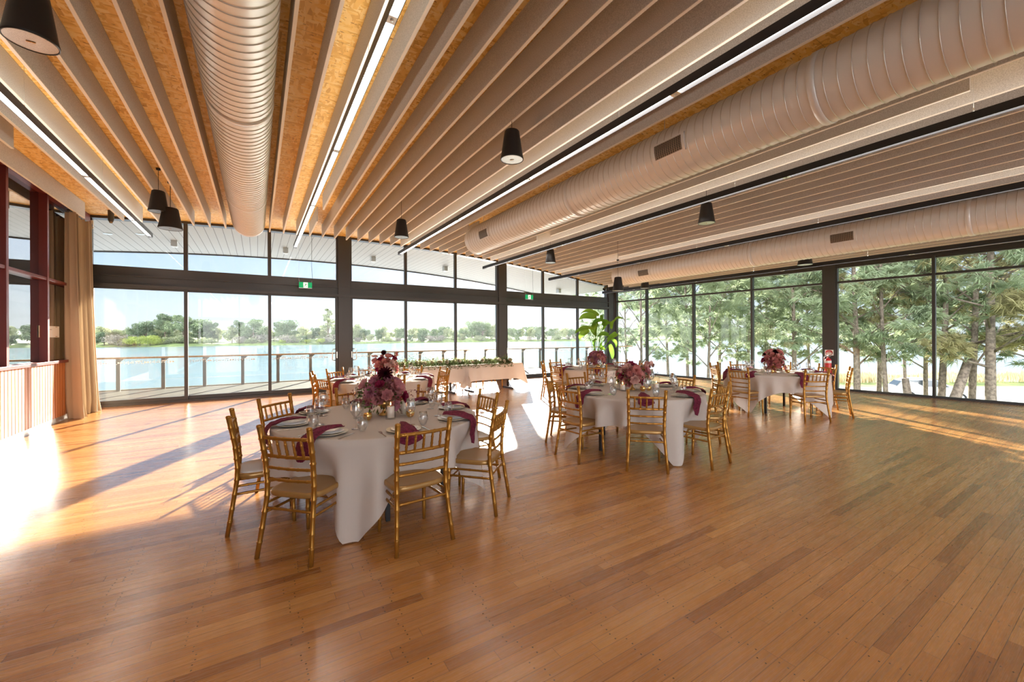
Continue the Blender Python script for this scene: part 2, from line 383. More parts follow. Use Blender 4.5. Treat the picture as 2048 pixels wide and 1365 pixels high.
for bi, bay in enumerate(bays):
    for k in range(3):
        x0, x1 = bay[k], bay[k + 1]; dn += 1; wn_ += 1
        off = .05 * (k % 2)
        a = x0 - (.035 if k else 0); b = x1 + (.035 if k < 2 else 0)
        mb = MB(); rect_frame(mb, a, b, .02, 2.64, .07, .11, .05, YL + .02 + off, YL + .07 + off)
        d = structure('door_%d' % dn, mb, M_frame)
        MB().box(a + .06, b - .06, YL + .045 + off, YL + .051 + off, .12, 2.6).build('glass_pane', M_glass, d)
        mk = markings(a + .1, b - .08, .915).build('frosted_markings', M_film, d); mk.location.y = off - .015
        if (bi, k) in ((0, 2), (1, 0), (2, 0)):
            hx = (b - .10) if k == 2 else (a + .10); s_ = -1 if k == 2 else 1
            h = MB().tube([(hx - s_ * .05, YL + .02, .86), (hx + s_ * .03, YL - .03, .86), (hx + s_ * .055, YL - .035, .89), (hx + s_ * .055, YL - .035, 1.14), (hx + s_ * .03, YL - .03, 1.17), (hx - s_ * .05, YL + .02, 1.17)], .011, 8)
            h.box(hx - s_ * .065 - .012, hx - s_ * .065 + .012, YL - .01, YL + .02, .92, 1.1)
            h.build('pull_handle', M_steel, d)
        # fixed window above the beam, its head follows the arched ceiling
        xa, xb = a, b
        mb = MB(); w_ = .04
        mb.bbox(xa if k == 0 else x0 - .04, (xa if k == 0 else x0 - .04) + .05 + (.03 if k else 0), YL + .03, YL + .12, 3.1, osb(x0) - .05, .004)
        mb.bbox(xb - .04, xb, YL + .04, YL + .10, 3.1, osb(x1) - .05, .003)
        wi = structure('window_%d' % wn_, mb, M_frame)
        vs, fs = [], []
        n = 6
        for i in range(n + 1):
            x = x0 + (x1 - x0) * i / n; vs += [(x, YL + .06, 3.1), (x, YL + .06, osb(x) - .05)]
        for i in range(n): fs.append((2 * i, 2 * i + 2, 2 * i + 3, 2 * i + 1))
        MB().add(vs, fs).build('glass_pane', M_glass, wi)
structure('trim_7', MB().bbox(-3.05, 12.5, YL - .02, YL + .2, -.02, .05, .004), M_frame)

# --- right wall: the same bronze frames, a transom at 2.93 m
dY = math.hypot(1, .085)
def RW(y): return T(xr(y), y, 0) @ RZ(math.atan2(.085, -1) )     # local +x runs along the wall towards the camera end
base = RW(YL)
def s_at(px): p = on_r(px, 700); return (YL - p.y) * dY            # distance along the wall from the corner
WM = T(xr(YL), YL, 0) @ Matrix(((.0847, -.9964, 0, 0), (-.9964, -.0847, 0, 0), (0, 0, 1, 0), (0, 0, 0, 1)))
# WM: local x along the wall away from the corner, local y = -X side (into the room is +y)
WM = T(xr(YL), YL, 0) @ RZ(math.atan2(-.9964, .0847))              # +x along the wall, +y = outside
ms = [.02, s_at(1293), s_at(1387), s_at(1504), s_at(1647), s_at(1673), s_at(1868)]
step = ms[6] - ms[5]
bay_s = [(ms[0] + .05, ms[1]), (ms[1], ms[2]), (ms[2], ms[3]), (ms[3], ms[4]), (ms[5], ms[6]), (ms[6], ms[6] + step), (ms[6] + step, ms[6] + 2 * step), (ms[6] + 2 * step + .3, ms[6] + 3.4 * step), (ms[6] + 3.4 * step, ms[6] + 5 * step)]
TOPZ = 3.36
for i, (a, b) in enumerate([(ms[4], ms[5]), (ms[6] + 2 * step, ms[6] + 2 * step + .3)]):
    structure('trim_%d' % (8 + i), MB().bbox(a, b, -.06, .2, 0, TOPZ + .12, .006, WM), M_frame)
# head bar is stepped up to the vault
hb = MB(); L_ = ms[6] + 5.2 * step
hb.bbox(-.1, L_, -.03, .2, TOPZ, TOPZ + .3, .006, WM)
structure('trim_10', hb, M_frame)
structure('trim_11', MB().bbox(-.1, L_, -.03, .2, -.02, .028, .004, WM), M_frame)
for (a, b) in bay_s:
    wn_ += 1
    mb = MB(); y0, y1 = 0.0, .11
    mb.bbox(a - .03, a + .03, y0 - .03, y1, .03, TOPZ, .004, WM); mb.bbox(b - .028, b + .028, y0, y1 - .01, .03, TOPZ, .004, WM)
    mb.bbox(a, b, y0, y1, .02, .05, .003, WM); mb.bbox(a, b, y0, y1, 2.90, 2.955, .003, WM); mb.bbox(a, b, y0, y1, TOPZ - .05, TOPZ, .003, WM)
    wi = structure('window_%d' % wn_, mb, M_frame)
    MB().box(a, b, .05, .056, .03, 2.92, WM).build('glass_pane', M_glass, wi)
    MB().box(a, b, .05, .056, 2.94, TOPZ - .03, WM).build('glass_pane', M_glass, wi)

# --- left wall: grooved orange panelling below, maroon framed windows above
m = mat('orange_timber', (.60, .25, .10), .45); q = N(m); f = q.noise(q.coord((30, 30, 1)), 1, 3)
q.l(q.ramp(f, [(.3, (.47, .17, .055)), (.7, (.58, .24, .09))]), q.b.inputs['Base Color']); M_orange = m
mb = MB(); y = -8.0
mb.box(XW - .12, XW - .012, -8.0, YL, .1, 1.06)
while y < YL - .1:
    mb.box(XW - .012, XW, y + .009, y + .091, .1, 1.06); y += .10
structure('wall_left', mb, M_orange)
structure('baseboard_left', MB().bbox(XW - .06, XW - .01, -8.0, YL, 0, .1, .003), M_alu)
structure('trim_12', MB().bbox(XW - .14, XW + .04, -8, YL, 1.06, 1.11, .004).bbox(XW - .1, XW + .02, -8, YL, 2.48, 2.53, .004).bbox(XW - .1, XW + .02, -8, YL, 3.93, 4.0, .004).box(XW - .16, XW - .02, -8, YL, 4.0, 4.2), M_maroon)
M_coated = thin_glass('coated_glass', (.16, .15, .14), .36, .55)
ym = [on_x(92, 600, XW).y, on_x(9, 600, XW).y]
pt = ym[0] - ym[1]
ys = [YL - .02, ym[0]] + [ym[1] - pt * i for i in range(0, 12)]
for i in range(len(ys) - 1):
    wn_ += 1; b, a = ys[i], ys[i + 1]
    if a < -8: break
    mb = MB().bbox(XW - .12, XW + .03, a - .035, a + .035, 1.1, 3.95, .004).bbox(XW - .06, XW - .02, a + .035, a + .06, 1.1, 3.95, .003)
    wi = structure('window_%d' % wn_, mb, M_maroon)
    MB().box(XW - .075, XW - .07, a, b, 1.1, 2.5).build('glass_pane', M_coated, wi)
    MB().box(XW - .075, XW - .07, a, b, 2.52, 3.95).build('glass_pane', M_coated, wi)
structure('wall_left_outer', MB().box(-4.2, -4.1, -8, YL, 0, 4.3), mat('dim_room', (.05, .04, .035), .8))
# paper notice taped to the reflective glass
nl = on_x(77, 668, XW - .065); nr = on_x(118, 668, XW - .065)
pn = MB().box(XW - .064, XW - .062, nl.y, nr.y, 1.52, 1.72).build('paper_notice', mat('paper', (.85, .85, .84), .6))
tag(pn, 'white paper notice with two short lines taped to the maroon framed glass', 'notice')
tx = MB()
for k, (a, b) in enumerate(((.30, .62), (.30, .48))):
    tx.box(XW - .0618, XW - .0612, nl.y + (nr.y - nl.y) * a, nl.y + (nr.y - nl.y) * b, 1.655 - k * .03, 1.662 - k * .03)
tx.build('lines_of_print', mat('grey_ink', (.12, .12, .12), .7), pn)
tp = MB()
for yy in (.1, .8):
    for zz in (1.53, 1.70): tp.box(XW - .0618, XW - .0610, nl.y + (nr.y - nl.y) * yy, nl.y + (nr.y - nl.y) * (yy + .1), zz, zz + .012)
tp.build('tape', mat('tan_tape', (.45, .3, .2), .5), pn)

# --- curtain gathered in the corner
def curtain(name, x, y0, y1, z0, z1, pleats, amp, label, flare=.12):
    mb = MB(); vs, fs = [], []; nu, nz = pleats * 12, 14
    rnd = random.Random(3); ph = [rnd.uniform(-.5, .5) for _ in range(pleats + 2)]
    for j in range(nz + 1):
        t = j / nz; z = z0 + (z1 - z0) * t
        for i in range(nu + 1):
            s_ = i / nu; k = s_ * pleats
            a = amp * (1.0 + .5 * (1 - t)) * (.8 + .4 * math.sin(3.1 * s_ * PI + 1))
            yy = y0 + (y1 - y0) * s_ * (1 + flare * (1 - t) ** 2)
            xx = x + a * math.sin(2 * PI * k + ph[int(k)] * .6) + .05 * (1 - t) ** 2
            yy += .35 * a * math.sin(4 * PI * k + 1.3)
            if j == 0: xx += .03 * math.sin(9 * s_)
            vs.append((xx, yy, z))
    for j in range(nz):
        for i in range(nu):
            a = j * (nu + 1) + i; fs.append((a, a + 1, a + nu + 2, a + nu + 1))
    mb.add(vs, fs, True)
    o = mb.build(name, M_curtain); tag(o, label, 'curtain')
    MB().box(x - .02, x + .02, y0 - .05, y1 + .05, z1 - .005, z1 + .03).build('curtain_track', M_frame, o)
    return o
curtain('curtain', -2.915, 10.66, 11.80, .012, 3.84, 8, .072, 'floor-length beige pleated curtain gathered in the left corner by the lake')

# ================================================================== ceiling fittings
PITCH, X0B = .284, -.02
D1, D2, D3 = (-.14, 3.93, .29), (4.33, 3.72, .31), (9.6, 3.37, .30)       # ducts: x, z, radius
LX = [-1.92, .82, 3.31, 6.08, 8.6, 11.25]
def zl(x): return 3.76 - (x - 1.9) ** 2 / 138
names = {}
zones = [(-9, D1[0], 'left of the first round duct'), (D1[0], LX[1], 'between the first duct and the second light track'), (LX[1], LX[2], 'between the second and third light tracks'),
         (LX[2], D2[0], 'between the third light track and the middle duct'), (D2[0], LX[3], 'between the middle duct and the fourth light track'),
         (LX[3], LX[4], 'between the fourth and fifth light tracks'), (LX[4], D3[0], 'between the fifth light track and the far duct'), (D3[0], 99, 'between the far duct and the right wall')]
cnt = {}
BD = .315
for n_ in range(-10, 49):
    x = X0B + PITCH * n_; top = osb(x) - .004; bot = osb(x) - (BD if x < 11.5 else .19)
    if x > xr(-8) - .2: continue
    clash = [d for d in (D1, D2, D3) if abs(x - d[0]) < d[2] + .02 and d[1] + math.sqrt(max(0, (d[2] + .01) ** 2 - (x - d[0]) ** 2)) > bot]
    segs = [(-8.0, 11.2)]
    if clash: segs = [(10.55 if clash[0] is D1 else (8.7 if clash[0] is D2 else 9.3), 11.2)]
    if n_ == -9: segs = [(-8, 7.6)]
    if n_ == 4: segs = [(-8, 8.76), (9.69, 11.2)]
    if n_ == 21: segs = [(1.0, 7.75), (8.3, 11.2)]
    if n_ == 24: segs = [(-8, 7.6), (8.62, 11.2)]
    if n_ == 30: segs = [(-8, 8.0), (9.13, 11.2)]
    yend = min(11.2, (12.72 + YL * .085 - x - .15) / .085)
    for (ya, yb) in segs:
        yb = min(yb, yend)
        mb = MB().bbox(x - .014, x + .014, ya, yb, bot, top, .002)
        o = mb.build('ceiling_baffle', M_felt)
        MB().box(x - .0145, x + .0145, ya, yb + .001, bot - .002, bot + .004).build('bottom_edge', M_bounce_edge, o)  # paler bottom edge imitates floor-bounce light on the baffle
        for za, zb, nm in zones:
            if za <= x < zb:
                k = cnt.get(nm, 0); cnt[nm] = k + 1
                tag(o, '%s beige felt baffle from the left %s' % (ORD[k] if k < 18 else 'last', nm if not nm.startswith('left') else 'side, left of the first duct'), 'ceiling baffle', 'felt baffles hung under the strand board ceiling')
# ducts
def duct(idx, x, z, r, y0, y1, label):
    e = empty('air_duct', (x, 0, z)); tag(e, label, 'duct', 'round ducts running under the ceiling')
    seams = MB(); y = y0; p = .098
    ring = r + .006
    while y < y1 - p:
        sm_ = MB().lathe([(r - .001, y), (ring, y + .002), (ring, y + .004), (r - .001, y + .006)], 56, RX(-PI / 2)); seams.v += []; n0 = len(seams.v)
        seams.add(sm_.v, sm_.f, True); y += p
    body = MB().lathe([(r, y0), (r, y1)], 72, RX(-PI / 2), smooth=True)
    o = body.build('duct_body', M_duct, e); seams.build('spiral_seam', M_seam, e)
    MB().lathe([(r, 0), (r * .98, .005), (0.001, .006)], 56, T(0, y1, 0) @ RX(-PI / 2)).build('end_cap', M_duct, e)
    for yy in (1.6, 4.9, 8.2):
        if yy < y1 - .5: MB().lathe([(r + .002, -.03), (r + .009, -.028), (r + .009, .028), (r + .002, .03)], 56, T(0, yy, 0) @ RX(-PI / 2)).build('joint_band', M_duct, e)
    yy = 0.9
    while yy < y1:
        if osb(x) - z - r > .03: MB().tube([(0, yy, r), (0, yy, osb(x) - z)], .004, 6).build('hanger_wire', M_alu, e)
        yy += 2.4
    return e
d1 = duct(1, *D1, -8, 10.3, 'round spiral duct overhead at left, running straight to the lake windows')
d2 = duct(2, *D2, -8, 8.45, 'middle round spiral duct with two grilles, crossing above the centre')
d3 = duct(3, *D3, -8, 9.05, 'far round spiral duct above the right hand windows')
M_grille = mat('grille_bronze', (.34, .27, .20), .4, .4)
def grille(par, D, px, py, wid=.36, hgt=.16):
    d = ray(px, py); c = Vector((0, 0, EYE)); x, z, r = D; r += .006
    A = d.x ** 2 + d.z ** 2; B = 2 * (d.x * (c.x - x) + d.z * (c.z - z)); Cc = (c.x - x) ** 2 + (c.z - z) ** 2 - r * r
    disc = max(0, B * B - 4 * A * Cc); t = (-B - math.sqrt(disc)) / (2 * A); p = c + d * t
    ang = math.atan2(p.z - z, p.x - x); Mx = T(0, p.y, 0)
    mb = MB(); fr = MB()
    def P(a, rr, yy): return (math.cos(a) * rr, math.sin(a) * rr, yy)
    da = hgt / r
    def patch(mb_, a0, a1, y0, y1, r0, r1):
        n = 4; vs, fs = [], []
        for i in range(n + 1):
            a = a0 + (a1 - a0) * i / n
            for (rr, yy) in ((r0, y0), (r1, y0), (r1, y1), (r0, y1)): vs.append((math.cos(a) * rr, yy, math.sin(a) * rr))
        for i in range(n):
            for k in range(4):
                k2 = (k + 1) % 4; fs.append((i * 4 + k, i * 4 + k2, i * 4 + 4 + k2, i * 4 + 4 + k))
        fs += [(0, 3, 2, 1), (4 * n, 4 * n + 1, 4 * n + 2, 4 * n + 3)]
        mb_.add(vs, fs, M=Mx)
    for (a0, a1, y0, y1) in ((-.62, .62, -.6, -.5), (-.62, .62, .5, .6), (-.62, -.5, -.6, .6), (.5, .62, -.6, .6)):
        patch(fr, ang + a0 * da, ang + a1 * da, y0 * wid, y1 * wid, r - .01, r + .008)
    g = fr.build('grille', M_duct, par)
    bk = MB(); patch(bk, ang - .5 * da, ang + .5 * da, -.5 * wid, .5 * wid, r - .012, r + .0005); bk.build('dark_opening', M_black, g)
    sl = MB()
    for k in range(9): a = ang + (-.45 + .9 * k / 8) * da; patch(sl, a - .010, a + .010, -.5 * wid, .5 * wid, r - .01, r + .007)
    for k in range(13): y = (-.46 + .92 * k / 12) * wid; patch(sl, ang - .5 * da, ang + .5 * da, y - .0035, y + .0035, r - .01, r + .005)
    sl.build('louvre_grid', M_grille, g)
for px, py in ((966, 468), (1335, 296)): grille(d2, D2, px, py)
for px, py in ((1286, 546), (1683, 475)): grille(d3, D3, px, py)
# linear light tracks
lab = ['first light track from the left, above the maroon windows', 'second light track, just right of the left round duct', 'third light track, black edge crossing above the middle of the room',
       'fourth light track, passing just right of the middle duct', 'fifth light track, running beside the far duct', 'last light track, close to the right hand window wall']
ends = [11.5, 11.6, 11.1, 11.4, 11.3, 11.4]
for i, x in enumerate(LX):
    z = zl(x); e = empty('linear_light', (x, 0, z)); tag(e, lab[i], 'light', 'linear light tracks hung under the baffles'); y1 = ends[i]
    mb = MB().box(-.035, -.030, -8, y1, 0, .085).box(.030, .035, -8, y1, 0, .085).box(-.03, .03, -8, y1, .05, .060).box(-.035, .035, y1 - .004, y1, 0, .085)
    mb.build('housing', M_darkrail, e)
    df = MB()
    df.box(-.029, .029, -8, y1 - .01, .034, .042).build('diffuser', M_diffuser, e)
    for yy in [y1 - 1.5 - 2.4 * k for k in range(7)]: MB().box(-.03, .03, yy - .04, yy + .04, .0, .01).tube([(0, yy, .0), (0, yy, -.006)], .012, 10).build('joint_plate', M_alu, e)
    MB().box(-.029, .029, -8, y1 - .05, .072, .080).build('added_uplight', M_added_uplight, e)  # glowing top strip added to brighten the ceiling
    for yy in [y1 - .8 - 2.4 * k for k in range(7)]: MB().tube([(0, yy, .085), (0, yy, osb(x) - z)], .0018, 5).tube([(0, yy, .085), (0, yy, .13)], .006, 6).build('suspension_wire', M_alu, e)
# pendant loudspeakers
M_spk = mat('matt_black_shell', (.016, .014, .015), .5); M_spkg = speckle('brushed_grille', (.30, .30, .30), (.42, .42, .41), 300, .35, metal=.8)
def speaker_proto():
    e = empty('pendant_speaker')
    R = .135
    prof = [(.0, .34), (R * .55, .338), (R * .64, .325), (R * .72, .25), (R * .83, .15), (R * .95, .04), (R, .012), (R * .995, 0), (R * .94, -.002), (R * .93, .004)]
    MB().lathe(prof, 32).build('shell', M_spk, e)
    MB().lathe([(0.0001, .003), (R * .5, .001), (R * .93, .002)], 32).build('grille_disc', M_spkg, e)
    MB().box(-.022, .022, -.004, .004, -.002, .001).build('badge', M_gold, e)
    return e
sp0 = speaker_proto()
spk = [(62, 84, 2.72, 'large black pendant speaker overhead in the top left corner'), (317, 424, 6.6, 'upper of the two black pendant speakers side by side near the curtain'), (341, 458, 6.7, 'lower of the two black pendant speakers side by side near the curtain'),
       (803, 475, 7.8, 'black pendant speaker above the column left of the third light track end'), (1024, 320, 4.75, 'black pendant speaker hanging at the centre of the ceiling'), (1101, 526, 10.3, 'small black pendant speaker beyond the fourth light track'),
       (1413, 447, 6.9, 'black pendant speaker between the middle duct and far duct'), (1236, 582, 10.1, 'far black pendant speaker before the end of the far duct'), (1610, 530, 9.5, 'black pendant speaker half hidden under the far duct, right'), (1290, 577, 12.6, 'small black pendant speaker half hidden under the far duct, left')]
for i, (px, py, dep, lb) in enumerate(spk):
    o = sp0 if i == 0 else copy_tree(sp0)
    d = ray(px, py); p = Vector((0, 0, EYE)) + d * (dep / F)
    o.location = p; o.rotation_euler.z = .6 * i
    tag(o, lb, 'speaker', 'black pendant speakers')
    top = osb(p.x) - p.z
    if i in (8, 9): top = D3[1] - p.z - .9 * math.sqrt(max(0, D3[2] ** 2 - (p.x - D3[0]) ** 2)) if abs(p.x - D3[0]) < D3[2] else osb(p.x) - p.z
    if i == 2: o.scale = (1.22, 1.22, 1.0)
    if i == 8: o.scale = (1.12, 1.12, 1.12)
    MB().tube([(0, 0, .335), (0, 0, top)], .0035, 6).lathe([(.0, top - .03), (.03, top - .03), (.032, top)], 16).build('cable_and_rose', M_black, o)
# dome camera and spotlight
p = on_y(222, 440, 11.7); e = empty('dome_camera', p); tag(e, 'small dark dome camera under the ceiling by the curtain', 'camera')
MB().lathe([(.0001, -.05), (.03, -.045), (.048, -.02), (.05, .0), (.05, osb(p.x) - p.z)], 20).build('housing', M_frame, e)
MB().lathe([(.0001, -.075), (.022, -.068), (.032, -.05), (.03, -.04)], 16).build('lens_dome', mat('smoked_dome', (.25, .18, .1), .15), e)
p = on_y(1210, 577, 11.6); e = empty('spotlight', p); tag(e, 'dark adjustable spotlight in the far corner by the last light track', 'spotlight')
MB().lathe([(.0001, .11), (.035, .11), (.045, .0), (.06, -.08), (.055, -.08)], 18, RY(.9)).build('lamp_head', M_frame, e)
MB().tube([(0, 0, .03), (.02, 0, osb(p.x) - p.z)], .01, 6).build('bracket', M_frame, e)
# small junction box on the frame left of the first window
p = on_y(184, 450, 12.1); o = MB().bbox(-.03, .03, -.05, 0, -.09, .09, .01).build('sensor_box', M_soffit); o.location = p; tag(o, 'small pale sensor box on the window frame beside the curtain top', 'sensor')

# exit signs
M_green = emis('exit_green', (.0, .23, .075), .35); M_signwhite = emis('exit_white', (.85, .8, .78), .3)
def exit_sign(px0, px1, pyc, y, label):
    a = on_y(px0, pyc, y); b = on_y(px1, pyc, y); wd = (b - a).length; h = wd * .47; c = (a + b) / 2
    e = empty('exit_sign', c); tag(e, label, 'sign', 'green exit signs')
    MB().bbox(-wd / 2, wd / 2, -.01, .015, -h / 2, h / 2, .003).build('green_panel', M_green, e)
    k = h
    MB().box(-.36 * k, .36 * k, -.0125, -.0105, -h * .47, h * .47).build('white_door', M_signwhite, e)
    mb = MB(); y0, y1 = -.0145, -.0128
    def poly(pts):
        n = len(pts); mb.add([(x * k, y0, z * k) for x, z in pts] + [(x * k, y1, z * k) for x, z in pts], [tuple(range(n)), tuple(range(n, 2 * n))[::-1]] + [(i, (i + 1) % n, n + (i + 1) % n, n + i) for i in range(n)])
    poly([(.12 + .065 * math.cos(t * PI / 5), .34 + .065 * math.sin(t * PI / 5)) for t in range(10)])
    poly([(.05, .25), (.15, .2), (.03, -.08), (-.1, -.02)])
    poly([(.07, .23), (.03, .26), (-.14, .2), (-.22, .05), (-.17, .03), (-.1, .14), (.04, .17)])
    poly([(.1, .2), (.2, .08), (.32, .1), (.32, .05), (.18, .02), (.08, .1)])
    poly([(.03, -.08), (-.04, -.05), (.08, -.2), (.12, -.42), (.2, -.42), (.16, -.17)])
    poly([(-.1, -.02), (-.02, -.06), (-.1, -.26), (-.38, -.26), (-.38, -.19), (-.15, -.19)])
    mb.build('running_figure', M_green, e)
    MB().box(-wd / 2, wd / 2, -.012, .016, -h / 2 - .012, -h / 2).build('bottom_edge', M_alu, e)
    top = osb(c.x) - .02 - c.z
    MB().tube([(-wd * .5, 0, h * .9), (-wd * .5, 0, top)], .0018, 5).tube([(-wd * .46, 0, h / 2), (-wd * .5, 0, h * .9)], .003, 5).tube([(wd * .46, 0, h / 2), (wd * .5, 0, h * .9)], .003, 5).build('suspension_wire', M_alu, e)
    MB().tube([(wd * .5, 0, h * .9), (wd * .54, .01, h * 1.5), (wd * .47, 0, h * 3.4), (wd * .5, 0, top)], .004, 6).build('power_cord', M_black, e)
exit_sign(598, 624, 570.5, 11.6, 'green running figure exit sign hanging left of the big column')
exit_sign(1051, 1066, 594.5, 11.6, 'smaller looking green exit sign hanging in the right hand bay')
# fire extinguisher and its sign on the right hand column
sc_ = (ms[4] + ms[5]) / 2
def wp(s_, y, z): return WM @ Vector((s_, y, z))
pq = on_r(1656, 705.5)
e = empty('fire_extinguisher_sign', wp(sc_, -.065, pq.z), math.atan2(-.9964, .0847)); tag(e, 'white square sign with red disc above the fire extinguisher', 'sign')
MB().box(-.098, .098, -.004, 0, -.078, .078).build('board', mat('sign_white', (.8, .76, .72), .5), e)
M_red = mat('safety_red', (.62, .02, .02), .35)
dm = MB().lathe([(.0001, .0), (.08, .0), (.08, .003)], 36, T(0, -.005, 0) @ RX(PI / 2)).build('red_disc', M_red, e); dm.scale = (1, 1, .9)
ph = MB(); pts = [(.068 * math.cos(PI + PI * k / 14), .068 * math.sin(PI + PI * k / 14) * .9) for k in range(15)]
ph.add([(x, -.0095, z) for x, z in pts], [tuple(range(15))]).build('pale_half', mat('sign_cream', (.8, .68, .6), .5), e)
def words(txt, size, x, z, parent, M_, y=-.011, name='lettering', rot=None):
    c = bpy.data.curves.new(name, 'FONT'); c.body = txt; c.size = size; c.align_x = 'CENTER'; c.align_y = 'CENTER'; c.extrude = .0004; c.materials.append(M_)
    tmp = link(bpy.data.objects.new(name, c)); bpy.context.view_layer.update(); me = bpy.data.meshes.new_from_object(tmp); bpy.data.objects.remove(tmp); o = link(bpy.data.objects.new(name, me)); o.parent = parent; o.location = (x, y, z); o.rotation_euler = rot or (PI / 2, 0, 0); return o
words('A:B(E)', .026, 0, .038, e, M_white); words('POWDER', .023, 0, .015, e, M_white)
e2 = empty('fire_extinguisher', wp(sc_, -.155, pq.z - .55), math.atan2(-.9964, .0847)); tag(e2, 'red fire extinguisher with white band mounted on the dark column', 'fire extinguisher')
MB().lathe([(.0001, 0), (.07, .0), (.075, .012), (.075, .33), (.066, .37), (.035, .395), (.022, .40), (.022, .43), (.0001, .43)], 28).build('cylinder', M_red, e2)
MB().lathe([(.0757, .27), (.0757, .335)], 28).build('white_band', M_white, e2)
MB().lathe([(.0757, .12), (.0757, .22)], 10, RZ(-2.2)).build('instruction_label', mat('label_tan', (.55, .28, .22), .5), e2)
MB().tube([(0, 0, .42), (-.02, -.02, .47), (.06, -.05, .50)], .008, 6).tube([(0, 0, .43), (.07, -.04, .46)], .007, 6).tube([(0, 0, .41), (0, 0, .47)], .016, 8).build('valve_and_lever', M_alu, e2)
MB().tube([(0, 0, .44), (-.07, -.01, .45), (-.095, 0, .38), (-.09, -.01, .2), (-.085, -.01, .1)], .009, 8).build('hose', mat('pale_hose', (.6, .6, .62), .4), e2)
MB().box(-.04, .04, .07, .09, .1, .3).build('bracket', M_black, e2)
# ================================================================== outside
WATER_Z, LAND_Z = -4.0, -3.4
m = mat('lake_water', (.30, .36, .40), .14, spec=.8); q = N(m)
v = q.coord((1, 2.2, 1), (0, 0, -.5)); h = q.math('ADD', q.math('MULTIPLY', q.noise(v, .55, 5, .6), 1.0), q.math('MULTIPLY', q.noise(v, 2.4, 3, .6), .3))
q.bump(h, .4, .3)
M_water = m
mb = MB(); mb.quad((-700, 12, WATER_Z), (900, -300, WATER_Z), (900, 900, WATER_Z), (-700, 900, WATER_Z))
o = mb.build('lake', M_water); tag(o, 'wide rippled blue lake stretching to the wooded far shore', 'lake', kind='stuff')
# deck and soffit
structure('floor_deck', MB().box(-14, 15.5, YL + .3, 16.15, -.28, -.03), M_deck)
structure('trim_13', MB().bbox(-14, 15.6, 16.1, 16.2, -.3, -.0, .01), mat('deck_edge', (.25, .2, .15), .7))
ms_ = mat('soffit_boards', (.62, .60, .57), .6); q = N(ms_); tc = q.n('TexCoord'); sx = q.n('SeparateXYZ'); q.l(tc.outputs['Object'], sx.inputs[0])
g_ = q.math('LESS_THAN', q.math('FRACT', q.math('DIVIDE', q.math('ADD', sx.outputs[0], 30), .19)), .07)
q.l(q.mix(g_, (.47, .455, .43), (.14, .13, .12)), q.b.inputs['Base Color'])
structure('ceiling_eave', vault(YL + .28, 16.5, -12, 13.6, -.02, .2), ms_)
structure('trim_14', arch_bar(-12, 13.65, 16.5, 16.56, -.06, .26), M_frame)
structure('ceiling_roof', vault(-8.3, YL + .3, -12, None, .24, .1), mat('roof_sheet', (.4, .4, .38), .5, .5))
# soffit lights
def box_light(px, py, k):
    d = ray(px, py); y = 14.6; p = Vector((0, 0, EYE)) + d * (y / d.y); p.z = osb(p.x) - .02
    e = empty('eave_light', p); tag(e, ['grey box light under the eave, above the first glass door', 'grey box light under the eave, above the third glass door', 'grey box light under the eave, just right of the first column',
        'grey box light under the eave, above the fifth glass door', 'grey box light under the eave in the right hand bay'][k], 'light', 'box lights on the eave soffit')
    MB().bbox(-.07, .07, -.1, .1, -.16, 0, .004).build('body', M_alu, e); MB().box(-.05, .05, -.08, .08, -.168, -.161).build('lens', M_white, e)
for k, (px, py) in enumerate(((349, 478), (571, 492), (746, 509), (890, 535), (1117, 576))): box_light(px, py, k)
for k, (px, py) in enumerate(((215, 471), (280, 475))):
    d = ray(px, py); t_ = (osb(-3.6) - .03 - EYE) / d.z; p = Vector((0, 0, EYE)) + d * t_; p.z = osb(p.x) - .022
    o = MB().lathe([(.0001, -.012), (.08, -.012), (.095, 0)], 24).build('downlight', M_alu); o.location = p
    tag(o, ['left round downlight in the white eave soffit', 'right round downlight in the white eave soffit'][k], 'light')
# balustrade on the deck edge
bal = empty('deck_balustrade', (0, 16, 0)); tag(bal, 'glass and timber balustrade along the deck edge by the lake', 'balustrade')
M_post = mat('bronze_post', (.16, .14, .12), .45, .3); M_hand = speckle('timber_handrail', (.40, .22, .11), (.52, .30, .16), 20, .5)
xs = [-13.4 + 1.0 * i for i in range(29)]
for i, x in enumerate(xs):
    MB().bbox(x - .045, x + .045, -.03, .03, -.05, .90, .004).build('post', M_post, bal)
    MB().add([(x + .02, -.02, .9), (x + .02, -.02, .78), (x + .14, -.06, .90), (x + .02, .02, .9), (x + .02, .02, .78), (x + .14, .0, .90)], [(0, 1, 2), (3, 5, 4), (0, 2, 5, 3), (1, 4, 5, 2)]).build('bracket', M_post, bal)
    if i < len(xs) - 1: MB().box(x + .04, x + .96, .03, .042, .0, 1.23).build('glass_panel', M_railglass, bal)
for x in range(-14, 15, 4): MB().bbox(x, x + 4, -.10, -.02, .90, .95, .008).build('handrail', M_hand, bal)

# ---- far shore
M_grass = speckle('grass', (.13, .19, .05), (.24, .30, .09), .25, .9, 4)
def shore(px):
    P = [(-900, 230), (0, 240), (300, 255), (600, 300), (800, 370), (1100, 450), (1500, 520), (2900, 560)]
    for (a, da), (b, db) in zip(P, P[1:]):
        if px <= b: return da + (db - da) * (px - a) / (b - a)
    return 560
mb = MB(); vs = []; pxs = list(range(-900, 2901, 50))
for px in pxs:
    d = shore(px) + 5 * math.sin(px * .031)
    for k, (dd, z) in enumerate(((-2, WATER_Z - .5), (3, WATER_Z + 1.2), (25, WATER_Z + 3.2), (90, -1.2), (420, 2.5))): vs.append(tuple(at(px, d + dd, z + (1.2 * math.sin(px * .02 + k) if k > 1 else 0))))
fs = [(5 * i + k, 5 * i + 5 + k, 5 * i + 6 + k, 5 * i + 1 + k) for i in range(len(pxs) - 1) for k in range(4)]
